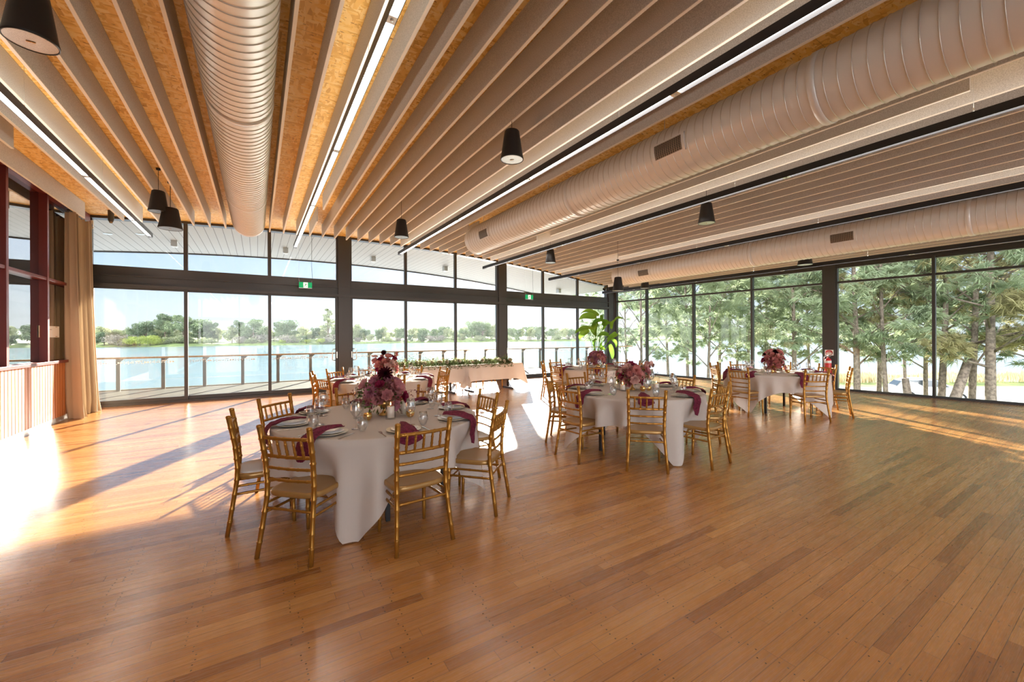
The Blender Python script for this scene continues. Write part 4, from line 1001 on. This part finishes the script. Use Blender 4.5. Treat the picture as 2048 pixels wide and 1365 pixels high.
# ---- centre pieces
def petal(mb, M, L, W, curl, cup=.3, n=4, m_=4):
    vs = []
    for i in range(n + 1):
        t = i / n; w_ = W * math.sin(PI * (.12 + .80 * t)) ** .8 if i else W * .25
        for j in range(m_ + 1):
            s_ = j / m_ * 2 - 1; vs.append((s_ * w_ / 2, L * t * math.cos(curl * t), L * (math.sin(curl * t) if curl else 0) * .9 + cup * w_ * s_ * s_ * .5))
    fs = [(i * (m_ + 1) + j, i * (m_ + 1) + j + 1, (i + 1) * (m_ + 1) + j + 1, (i + 1) * (m_ + 1) + j) for i in range(n) for j in range(m_)]
    mb.add(vs, fs, True, M)
def rose_mesh(m_, seed, name='rose'):
    rnd = random.Random(seed); mb = MB()
    for ring, (cnt_, tilt, L, W) in enumerate(((3, 1.40, .034, .03), (4, 1.2, .04, .036), (5, .95, .046, .042), (6, .62, .052, .046), (7, .3, .054, .046))):
        for k in range(cnt_):
            a = 2 * PI * k / cnt_ + ring * .7 + rnd.uniform(-.15, .15)
            petal(mb, RZ(a) @ T(0, .002 + .002 * ring, 0) @ RX(tilt + rnd.uniform(-.1, .1)), L, W, -.35 + .1 * ring if ring < 3 else .3, .5)
    mb.lathe([(.0001, -.012), (.009, -.008), (.011, 0), (.008, .03), (.003, .038)], 8)
    return mb.mesh(name, m_)
def dahlia_mesh(m_, seed):
    mb = MB()
    for ring, (cnt_, tilt, L) in enumerate(((14, -.35, .05), (14, 0, .052), (13, .35, .048), (11, .7, .04), (8, 1.05, .03), (5, 1.35, .02))):
        for k in range(cnt_): petal(mb, RZ(2 * PI * k / cnt_ + ring * .31) @ T(0, .004, 0) @ RX(tilt), L, .015, .25, .8, 3, 2)
    return mb.mesh('dahlia', m_)
def pet(name, c1, c2): return leaf_mat(name, c1, c2, .3, 25)
P_dusty = pet('dusty_pink_petals', (.50, .17, .20), (.66, .32, .32)); P_blush = pet('blush_petals', (.72, .42, .38), (.82, .56, .50)); P_mauve = pet('mauve_petals', (.38, .12, .19), (.55, .24, .30))
P_crim = pet('crimson_petals', (.20, .01, .045), (.33, .03, .08)); P_dark = pet('almost_black_petals', (.025, .004, .008), (.06, .008, .014)); P_coral = pet('coral_pink_petals', (.62, .20, .20), (.76, .36, .32))
P_cream = pet('cream_petals', (.70, .64, .48), (.84, .80, .66))
roses = {k: rose_mesh(mm, i) for i, (k, mm) in enumerate((('dusty', P_dusty), ('blush', P_blush), ('mauve', P_mauve), ('crim', P_crim), ('coral', P_coral), ('cream', P_cream)))}
dahl = {'dark': dahlia_mesh(P_dark, 1), 'mauve': dahlia_mesh(P_mauve, 2), 'coral': dahlia_mesh(P_coral, 3)}
M_stemleaf = leaf_mat('bouquet_leaves', (.07, .10, .03), (.20, .22, .08), .3, 12)
M_reddish = leaf_mat('dark_red_twigs', (.12, .03, .04), (.22, .07, .08), .2, 12)
def look(d, up=(0, 0, 1)): return Vector(d).to_track_quat('Z', 'Y').to_matrix().to_4x4()
def bouquet(x, y, label, seed, pal, big_dark=None, tall=1.0, spray=None, size=1.0, dahl_front=False):
    rnd = random.Random(seed); e = empty('flower_arrangement', (x, y, .75)); tag(e, label, 'flowers', 'flower centrepieces on the round tables'); e.rotation_euler.z = 0
    MB().lathe([(.0001, 0), (.05, 0), (.052, .006), (.02, .03), (.012, .06), (.02, .075), (.07, .1), (.085, .135), (.08, .135), (.062, .105), (.0001, .09)], 32).build('compote_vase', M_goldvase, e)
    c = Vector((0, 0, .20))
    spots = []
    for i in range(26):
        ph_ = i * 2.39996; zt = 1 - 1.55 * (i + .5) / 26; r = math.sqrt(max(0, 1 - zt * zt)); d = Vector((r * math.cos(ph_), r * math.sin(ph_), zt))
        rad = Vector((.165 * size, .165 * size, .15 * tall)); p = c + Vector((d.x * rad.x, d.y * rad.y, d.z * rad.z)) * rnd.uniform(.8, 1.15); spots.append((p, d))
    for i, (p, d) in enumerate(spots):
        k = rnd.choice(pal); s_ = rnd.uniform(.8, 1.45)
        me = dahl[k[1:]] if k[0] == '*' else roses[k]
        if i % 2 == 0:
            pi_ = c + (p - c) * .55; put('rose', roses[pal[0] if pal[0][0] != '*' else pal[1]], e, T(*pi_) @ look(d + Vector((0, 0, .3))) @ Matrix.Scale(1.4, 4))
        put('dahlia' if k[0] == '*' else 'rose', me, e, T(*p) @ look(d + Vector((0, 0, .15))) @ RZ(rnd.uniform(0, 6)) @ Matrix.Scale(s_, 4))
    if big_dark:
        for (dx, dy, dz, s_) in big_dark: put('dahlia', dahl['dark'], e, T(dx, dy, dz) @ look((dx * .3 - FW.x * .8, dy * .3 - FW.y * .8, .45)) @ Matrix.Scale(s_, 4))
    st = MB()
    if spray:
        for (dx, dz, k, n_) in spray:
            q_ = RT * dx; st.tube([(0, 0, .16), (q_.x * .6, q_.y * .6, .2 + dz * .5), (q_.x, q_.y, .2 + dz)], [.003, .002, .0015], 5)
            for j in range(n_): put('rose', roses[k], e, T(q_.x + rnd.uniform(-.05, .05), q_.y + rnd.uniform(-.05, .05), .2 + dz + rnd.uniform(-.05, .06)) @ look((rnd.uniform(-1, 1), rnd.uniform(-1, 1), rnd.uniform(-.2, 1))) @ Matrix.Scale(rnd.uniform(.5, .8), 4))
    vs, fs = [], []
    for _ in range(150):
        d = Vector((rnd.gauss(0, 1), rnd.gauss(0, 1), rnd.gauss(0, .8))).normalized(); p = c + Vector((d.x * .17 * size, d.y * .17 * size, d.z * .14 * tall)) * rnd.uniform(.7, 1.2); a = d.orthogonal().normalized() * .012; L_ = rnd.uniform(.03, .06)
        k = len(vs); dd = (d + Vector((0, 0, rnd.uniform(-.6, .4)))).normalized(); vs += [p, p + dd * L_ * .5 + a, p + dd * L_, p + dd * L_ * .5 - a]; fs.append((k, k + 1, k + 2, k + 3))
    lf = st.add(vs, fs).build('leaves', M_stemleaf, e); lf['kind'] = 'stuff'
    tw = MB()
    for sx_, sz_ in ((-.33, .0), (.36, .02), (-.25, .14), (.22, -.06)):
        q_ = RT * sx_ * size; b0 = Vector((q_.x * .35, q_.y * .35, .2)); b1 = Vector((q_.x, q_.y, .2 + sz_)); tw.tube([b0, b0.lerp(b1, .5) + Vector((0, 0, .03)), b1], [.002, .0015, .001], 4)
        for _ in range(16):
            p = b0.lerp(b1, rnd.uniform(.5, 1.1)) + Vector((rnd.gauss(0, .015),) * 3); a = Vector((rnd.gauss(0, 1), rnd.gauss(0, 1), rnd.gauss(0, 1))).normalized(); b = a.orthogonal().normalized()
            tw.add([p, p + a * .012 + b * .008, p + a * .024, p + a * .012 - b * .008], [(0, 1, 2, 3)])
    tb = tw.build('twigs', M_reddish, e); tb['kind'] = 'stuff'
    return e
def candle(x, y, vh, ch, label, group, glass=True, vr=.045, cr=.033):
    if glass:
        g = MB().lathe([(.0001, .0), (vr, .0), (vr + .001, .003), (vr, vh), (vr - .0025, vh), (vr - .003, .012), (.0001, .010)], 28).build('cylinder_vase', M_vase_glass)
        g.location = (x, y, .75); tag(g, 'tall glass cylinder, ' + label.split(', ')[1], 'vase', 'glass cylinders round candles')
    e = empty('pillar_candle', (x, y, .762)); tag(e, label, 'candle', group)
    MB().lathe([(.0001, 0), (cr, 0), (cr, ch - .004), (cr - .003, ch), (.012, ch - .004), (.0001, ch - .006)], 24).build('wax', M_wax, e)
    MB().tube([(0, 0, ch - .006), (0, 0, ch + .008)], .001, 5).build('wick', M_black, e)
    MB().lathe([(.0001, ch + .006), (.0045, ch + .012), (.005, ch + .018), (.003, ch + .028), (.0001, ch + .038)], 10).build('flame', M_flame, e)
M_merc = mat('mercury_gold', (.85, .55, .2), .15, 1.0)
def votive(x, y, label):
    e = empty('votive_holder', (x, y, .75)); tag(e, label, 'candle holder', 'gold votive holders')
    MB().lathe([(.0001, 0), (.02, .0), (.024, .004), (.036, .02), (.040, .036), (.036, .054), (.030, .064), (.028, .064), (.034, .052), (.037, .036), (.03, .018), (.0001, .012)], 26).build('holder', M_merc, e)
    MB().lathe([(.0001, .012), (.02, .014), (.02, .03), (.0001, .028)], 14).build('tea_light', M_wax, e)
    MB().lathe([(.0001, .032), (.003, .038), (.0001, .05)], 8).build('flame', M_flame, e)

# ---- round tables
R_T = .90
DIRS = ['front', 'front-right', 'right', 'back-right', 'back', 'back-left', 'left', 'front-left']
def seat_names(angs, cx_, cy_):
    """where each seat lies as seen in the photograph, one name each"""
    vd = math.atan2(cy_, cx_)                     # direction camera -> table
    rel = []
    for a in angs:
        d = (math.radians(a) - vd - PI) % (2 * PI)  # 0 = towards camera, growing anticlockwise = towards the right of the picture
        rel.append(d)
    order = sorted(range(len(angs)), key=lambda i: rel[i]); best = None
    for sft in range(8):
        cost = sum(abs(((rel[i] - (k + sft) % 8 * PI / 4 + PI) % (2 * PI)) - PI) for k, i in enumerate(order))
        if best is None or cost < best[0]: best = (cost, sft)
    nm = [None] * len(angs)
    for k, i in enumerate(order): nm[i] = DIRS[(k + best[1]) % 8]
    return nm
def cloth_table(cx_, cy_, angs, tname, corner, seed, hs_=1.205):
    e = empty('round_table', (cx_, cy_, 0)); tag(e, 'folding %s hidden under its cloth, black legs showing' % tname, 'table', 'round banquet tables')
    MB().lathe([(.0001, .715), (R_T - .02, .715), (R_T - .012, .72), (R_T - .012, .738), (R_T - .02, .742), (.0001, .742)], 48).build('tabletop', mat('plywood', (.35, .24, .14), .6), e)
    for k in range(4):
        a = math.radians(corner + 45 * 0 + 90 * k + 18); x, y = .60 * math.cos(a), .60 * math.sin(a); MB().bbox(x - .018, x + .018, y - .018, y + .018, 0, .715, .003).build('leg', M_black, e)
    rnd = random.Random(seed); na = 288; vs, fs = [], []
    nr = [.02, .3, .6, .8, .87, .895]; zt = .7465; sq = math.radians(corner)
    for r in nr:
        for k in range(na):
            a = 2 * PI * k / na; vs.append((r * math.cos(a), r * math.sin(a), zt + .0012 * math.sin(5 * a + r * 9) * (r < .86)))
    nh = 14
    phs = [rnd.uniform(0, 6) for _ in range(4)]
    for j in range(nh + 1):
        t = j / nh
        for k in range(na):
            a = 2 * PI * k / na; b = (a - sq + PI / 4) % (PI / 2) - PI / 4         # 0 at a cloth corner
            L = hs_ / math.cos(abs(abs(b) - PI / 4)) - R_T if True else 0
            corner_f = math.exp(-(b / .30) ** 2)
            L = hs_ / max(.707, math.cos(PI / 4 - abs(b))) - R_T
            L = min(L + .02 * math.sin(6 * a + phs[0]), .735)
            z = zt - .006 - L * t * (1 if L < .7 else 1)
            fold = .040 * math.sin(19 * a + phs[1]) * (1 - .3 * corner_f) + .022 * math.sin(13 * a + phs[2] + 1.5 * t)
            push = 0
            for ca in angs:
                dd = (a - math.radians(ca) + PI) % (2 * PI) - PI; push = max(push, math.exp(-(dd / .19) ** 4))
            dz = min(1, max(0, (zt - z) / .30)); dz = dz * dz * (3 - 2 * dz)
            r = R_T + .004 + (fold * min(1, t * 1.6) + .05 * corner_f * t + .02 * t) * (1 - .8 * push * dz) - .125 * push * dz
            vs.append((r * math.cos(a), r * math.sin(a), max(.012, z)))
    rows = len(nr) + nh + 1
    fs = [(j * na + k, j * na + (k + 1) % na, (j + 1) * na + (k + 1) % na, (j + 1) * na + k) for j in range(rows - 1) for k in range(na)] + [tuple(range(na))[::-1]]
    o = MB().add(vs, fs, True).build('tablecloth', M_cloth); o.location = (cx_, cy_, 0); tag(o, 'cream cloth with a hanging corner over %s' % tname, 'tablecloth', 'tablecloths on the round tables')
    names_ = seat_names(angs, cx_, cy_)
    for i, (a, sn) in enumerate(zip(angs, names_)):
        ar = math.radians(a); dist = R_T + .03 + rnd.uniform(-.015, .02)
        tw = rnd.uniform(-.08, .08)
        place_chair(cx_ + dist * math.cos(ar), cy_ + dist * math.sin(ar), ar + PI / 2 + tw, 'gold bamboo-style chair at the %s of %s' % (sn, tname), 'gold chairs round the tables')
        base_ = T(cx_ + R_T * math.cos(ar), cy_ + R_T * math.sin(ar), .7485) @ RZ(ar + PI)
        w = lambda x, y, r=0: base_ @ T(x, y, 0) @ RZ(r)
        stamp('place_plate', w(.17, 0), 'cream plates at the %s seat of %s' % (sn, tname), 'plate', 'plate settings on the round tables')
        nk = put('napkin', nap[(i + seed) % 4]); nk.matrix_world = base_ @ T(0, rnd.uniform(-.03, .03), 0) @ RZ(rnd.uniform(-.15, .15)); tag(nk, 'burgundy napkin at the %s seat of %s' % (sn, tname), 'napkin', 'burgundy napkins')
        stamp('fork', w(.13, .175, -PI / 2), 'silver fork at the %s seat of %s' % (sn, tname), 'fork', 'forks'); stamp('knife', w(.13, -.175, -PI / 2), 'silver knife at the %s seat of %s' % (sn, tname), 'knife', 'knives')
        stamp('wine_glass', w(.36, -.10 + rnd.uniform(-.02, .02)), 'stemmed wine glass at the %s seat of %s' % (sn, tname), 'wine glass', 'wine glasses')
        stamp('tumbler', w(.30, -.21 + rnd.uniform(-.02, .02)), 'stemless tumbler at the %s seat of %s' % (sn, tname), 'tumbler', 'tumblers')
def vloc(cx_, cy_, r, f): p = Vector((cx_, cy_, 0)) + RT * r + FW * f; return p.x, p.y
TB = [((.993, 3.957), [180, 225, 270, 315, 0, 45, 90, 135], 'the nearest round table', 243, 1),
      ((4.41, 3.89), [180, 229, 275, 319, 3, 45, 90, 131], 'the middle round table', 250, 2),
      ((8.87, 4.16), [176, 236, 290, 335, 20, 62, 100, 138], 'the table by the fire extinguisher', 262, 3),
      ((6.77, 7.22), [183, 232, 280, 325, 10, 55, 100, 140], 'the table near the tall plant', 210, 4),
      ((1.94, 7.50), [165, 205, 262, 315, 0, 45, 90, 125], 'the table before the head table', 240, 5)]
for (c, angs, nm, corner, sd_) in TB:
    cloth_table(c[0], c[1], angs, nm, corner, sd_)
pals = [['dusty', 'mauve', 'blush', 'crim', '*mauve', 'dusty', 'mauve'], ['dusty', 'crim', 'blush', '*coral', 'mauve', 'coral', 'blush'], ['coral', 'dusty', 'coral', 'crim', 'coral'], ['*mauve', 'dusty', '*coral', 'mauve', '*mauve'], ['coral', 'blush', 'coral', 'crim']]
q0 = lambda r, f: RT * r + FW * f
bd = q0(.03, -.05); 
x, y = vloc(*TB[0][0], .02, .05); bouquet(x, y, 'pink and plum rose arrangement with a black dahlia on the nearest round table', 31, pals[0], [(bd.x, bd.y, .40, 1.35)], 1.15, None, 1.05)
x, y = vloc(*TB[1][0], .0, .05); bouquet(x, y, 'pink and crimson rose arrangement on the middle round table', 32, pals[1], None, 1.0, [(.24, .12, 'blush', 7)], 1.05)
bd = q0(.0, -.04); x, y = vloc(*TB[2][0], -.02, 0); bouquet(x, y, 'tall coral pink arrangement topped by a dark dahlia beside the extinguisher', 33, pals[2], [(bd.x, bd.y, .42, 1.1), (q0(-.2, 0).x, q0(-.2, 0).y, .37, .6)], 1.5, None, .9)
x, y = vloc(*TB[3][0], .12, 0); bouquet(x, y, 'dusty mauve dahlia arrangement on the table near the tall plant', 34, pals[3], None, 1.1, None, 1.1)
bd = q0(-.03, -.03); x, y = vloc(*TB[4][0], .05, 0); bouquet(x, y, 'coral pink arrangement with a dark bloom on the table before the head table', 35, pals[4], [(bd.x, bd.y, .47, 1.0)], 1.35, [(-.22, .16, 'blush', 7), (.2, .2, 'coral', 3)], 1.0)
SN = ['nearest round table', 'middle round table', 'extinguisher side table', 'table near the tall plant', 'table before the head table']
lay = [[(-.17, -.10, .20, .085), (.14, -.14, .20, .105), (.22, .05, .22, .13)], [(-.16, -.05, .20, .07), (.30, -.05, .20, .085), (-.20, .12, .24, .06)], [(-.22, .05, .26, .06), (.05, -.16, .20, .06), (.25, .02, .22, .1)],
       [(.24, .0, .22, .07), (-.14, -.12, .18, .06), (.32, .12, .24, .05)], [(-.2, .0, .24, .07), (.16, -.15, .2, .1), (.25, .1, .2, .06)]]
vot = [[(-.05, -.20), (.30, -.06)], [(.10, -.10), (.19, -.06)], [(-.16, -.16), (.16, -.14)], [(.12, -.16), (.3, -.12)], [(.02, -.18), (.3, -.05)]]
WH = ['left', 'middle', 'right']
for i, (c, *_r) in enumerate(TB):
    for k, (r, f, vh, ch) in enumerate(sorted(lay[i])):
        x, y = vloc(*c, r, f); candle(x, y, vh, ch, 'ivory pillar candle, %s of the three on the %s' % (WH[k], SN[i]), 'ivory pillar candles')
    for k, (r, f) in enumerate(vot[i]):
        x, y = vloc(*c, r, f); votive(x, y, 'gold mirrored votive, %s one on the %s' % ('left' if k == 0 else 'right', SN[i]))

# ---- head table in front of the windows
HX0, HX1, HY0, HY1 = 2.85, 6.45, 9.75, 10.45
hm = (HX0 + HX1) / 2
for (a, b, nm) in ((HX0, hm, 'left'), (hm, HX1, 'right')):
    e = empty('trestle_table', ((a + b) / 2, (HY0 + HY1) / 2, 0)); tag(e, '%s folding trestle table of the long head table by the windows' % nm, 'table', 'head table trestles'); hw_ = (b - a) / 2
    MB().bbox(-hw_ + .02, hw_ - .02, -.33, .33, .715, .742, .004).build('tabletop', bpy.data.materials['plywood'], e)
    for s_ in (-1, 1):
        lg = MB().tube([(s_ * (hw_ - .28), -.03, .06), (s_ * (hw_ - .28), -.03, .715)], .018, 8).tube([(s_ * (hw_ - .28), .03, .06), (s_ * (hw_ - .28), .03, .715)], .018, 8).bbox(s_ * (hw_ - .28) - .02, s_ * (hw_ - .28) + .02, -.28, .28, .0, .045, .006); lg.build('leg', M_darkrail, e)
def rect_cloth(x0, x1, y0, y1, drop, label, seed):
    rnd = random.Random(seed); mb = MB(); vs, fs = [], []; per = []
    nx, ny = 60, 14
    for i in range(nx): per.append((x0 + (x1 - x0) * i / nx, y0, 0, -1))
    for i in range(ny): per.append((x1, y0 + (y1 - y0) * i / ny, 1, 0))
    for i in range(nx): per.append((x1 - (x1 - x0) * i / nx, y1, 0, 1))
    for i in range(ny): per.append((x0, y1 - (y1 - y0) * i / ny, -1, 0))
    n = len(per); zt = .7465; nh = 10; cx_, cy_ = (x0 + x1) / 2, (y0 + y1) / 2
    corners = [(x0, y0), (x1, y0), (x1, y1), (x0, y1)]
    for (px_, py_, nx_, ny_) in per: vs.append((px_, py_, zt))
    for j in range(1, nh + 1):
        t = j / nh
        for i, (px_, py_, nx_, ny_) in enumerate(per):
            cd_ = min(math.hypot(px_ - a, py_ - b) for a, b in corners); cf = math.exp(-(cd_ / .12) ** 2)
            ln = drop * (1 + .38 * cf); fo = .018 * math.sin(i * .55 + seed) * t + .06 * cf * t
            ox = px_ + nx_ * (fo + .01) + (.10 * cf * t * (1 if px_ > cx_ else -1) if cf > .1 else 0); oy = py_ + ny_ * (fo + .01) + (.05 * cf * t * (1 if py_ > cy_ else -1) if cf > .1 else 0)
            vs.append((ox, oy, zt - ln * t))
    fs = [tuple(range(n))] + [(j * n + i, j * n + (i + 1) % n, (j + 1) * n + (i + 1) % n, (j + 1) * n + i) for j in range(nh) for i in range(n)]
    o = mb.add(vs, fs, True).build('tablecloth', M_cloth); o.data.polygons[0].use_smooth = False; tag(o, label, 'tablecloth', 'cream cloths on the head table')
rect_cloth(HX0, hm - .002, HY0, HY1, .43, 'cream cloth over the left half of the long head table', 1); rect_cloth(hm + .002, HX1, HY0, HY1, .43, 'cream cloth with a dangling corner over the right half of the head table', 2)
g = empty('garland', (0, 0, .75)); tag(g, 'long green leaf garland with white roses along the head table', 'garland'); rnd = random.Random(77); vs, fs = [], []
for _ in range(5200):
    x = rnd.uniform(HX0 - .05, HX1 - .35); y = HY0 + .07 + rnd.gauss(0, .06); z = abs(rnd.gauss(0, .075)) + .005
    if rnd.random() < .10: y = HY0 - .015 - abs(rnd.gauss(0, .02)); z = rnd.uniform(-.10, .03)
    p = Vector((x, y, z)); a = Vector((rnd.gauss(0, 1), rnd.gauss(0, .8), abs(rnd.gauss(0, .9)))).normalized(); b = a.orthogonal().normalized() * rnd.uniform(.008, .014); L_ = rnd.uniform(.045, .09)
    k = len(vs); vs += [p, p + a * L_ * .5 + b, p + a * L_, p + a * L_ * .5 - b]; fs.append((k, k + 1, k + 2, k + 3))
lf = MB().add(vs, fs).build('leaves', leaf_mat('eucalyptus_leaves', (.11, .16, .06), (.30, .34, .16), .4, 6), g); lf['kind'] = 'stuff'
for k in range(22):
    x = HX0 + .15 + (HX1 - HX0 - .6) * k / 21 + rnd.uniform(-.06, .06)
    put('rose', roses['cream'], g, T(x, HY0 + .03 + rnd.uniform(-.05, .05), .07 + rnd.uniform(-.02, .05)) @ look((rnd.uniform(-.5, .5), -1, rnd.uniform(.1, 1))) @ Matrix.Scale(rnd.uniform(.8, 1.3), 4))
for k, x in enumerate((3.15, 3.95, 4.65, 5.30, 5.95)):
    place_chair(x, HY1 + .10, PI + .03 * (k - 2), 'gold bamboo-style chair behind the head table, %s from the left' % ORD[k], 'gold chairs behind the head table')

# ---- tall bird-of-paradise plant in the far corner
c = at(1192, 13.4, 0); e = empty('potted_plant', c); tag(e, 'tall broad-leaved bird of paradise plant in the far corner', 'plant')
MB().lathe([(.0001, 0), (.17, 0), (.19, .02), (.235, .42), (.24, .44), (.225, .44), (.21, .40), (.0001, .39)], 30).build('pot', mat('dark_pot', (.06, .055, .05), .6), e)
MB().lathe([(.0001, .401), (.205, .40)], 20).build('soil', mat('soil', (.03, .02, .012), .95), e)
def big_leaf(p, yaw, pitch, L, W, roll=0.0, droop=.9):
    mb = MB(); n, m_ = 10, 6; vs = []
    for i in range(n + 1):
        t = i / n; w_ = W * (math.sin(PI * min(1, .06 + t * .94) ** .75)) ** .7 + .004; pr = droop * t * t
        x = L * t * math.cos(pr * .8); z = -L * t * math.sin(pr) * .6
        for j in range(m_ + 1):
            s_ = j / m_ * 2 - 1; vs.append((x, s_ * w_ * .5, z + abs(s_) * w_ * .22 + .01 * math.sin(8 * t + 3 * s_)))
    fs = [(i * (m_ + 1) + j, i * (m_ + 1) + j + 1, (i + 1) * (m_ + 1) + j + 1, (i + 1) * (m_ + 1) + j) for i in range(n) for j in range(m_)]
    mb.add(vs, fs, True, T(*p) @ RZ(yaw) @ RY(-pitch) @ RX(roll)); return mb
M_big = leaf_mat('glossy_green_leaf', (.10, .24, .03), (.26, .44, .06), .55, 2)
yr = math.atan2(RT.y, RT.x)
LV = [(1178, 622, 1.57, 1, 170, 30, .62, .20), (1172, 632, 1.5, 0, 165, 10, .60, .2), (1190, 650, 1.2, 0, 90, 40, .4, .22), (1216, 642, 1.1, 0, 40, 35, .55, .19), (1228, 640, .9, 1, 60, 58, .60, .22), (1168, 655, 1, 0, 160, 15, .55, .18), (1165, 668, 1, 0, 150, -30, .45, .18), (1160, 660, 1, 0, 185, 0, .42, .12),
      (1195, 642, 1, 0, 200, 0, .5, .2), (1208, 648, 1, 0, -60, -30, .4, .2), (1206, 668, 1, 0, 190, 10, .35, .14), (1232, 666, 1, 0, 30, 25, .34, .1), (1222, 674, 1, 0, 190, -20, .4, .14), (1230, 684, 1, 0, 20, -35, .34, .12), (1186, 686, 1, 0, 200, -40, .3, .14), (1202, 690, 1, 0, 240, -45, .35, .14), (1208, 698, 1, 0, 10, 0, .25, .1), (1224, 705, 1, 0, -70, -65, .5, .12), (1203, 632, 1, 0, 100, 60, .3, .1), (1188, 660, 1, 0, 250, -50, .4, .2)]
rnd = random.Random(9)
for i, (px, py, *_q, yaw, pit, L_, W_) in enumerate(LV):
    dep = 13.4 + rnd.uniform(-.35, .35); hz = 673.5 - ROLL * (px - 1024); pw = at(px, dep, EYE + (hz - py) / F * dep); p = pw - c
    L_ *= 1.15; yw = yr + math.radians(yaw); base_ = p - Vector((math.cos(yw) * math.cos(math.radians(pit)), math.sin(yw) * math.cos(math.radians(pit)), math.sin(math.radians(pit)))) * L_ * .5
    lf = big_leaf(base_, yw, math.radians(pit), L_, W_ * 1.25, rnd.choice((-1, 1)) * rnd.uniform(.35, 1.0)).build('leaf', M_big, e)
    r0 = Vector((rnd.uniform(-.12, .12), rnd.uniform(-.12, .12), .4)); mid = r0.lerp(base_, .55) + Vector((0, 0, .12)) - Vector((base_.x, base_.y, 0)) * .15
    MB().tube([r0, mid, base_], [.014, .009, .005], 6).build('stalk', bpy.data.materials['glossy_green_leaf'], lf)
# light afternoon haze over the lake
mh = bpy.data.materials.new('haze'); mh.use_nodes = True; q = N(mh); q.t.nodes.remove(q.b)
vsn = q.n('VolumeScatter'); vsn.inputs['Color'].default_value = (.93, .96, 1, 1); vsn.inputs['Density'].default_value = .000035; vsn.inputs['Anisotropy'].default_value = .55
q.l(vsn.outputs[0], q.t.nodes['Material Output'].inputs['Volume'])
hz_ = MB().box(-450, 850, 60, 1000, -3.9, 70).build('lake_haze', mh); tag(hz_, 'thin bright haze hanging over the lake', 'haze', kind='stuff')
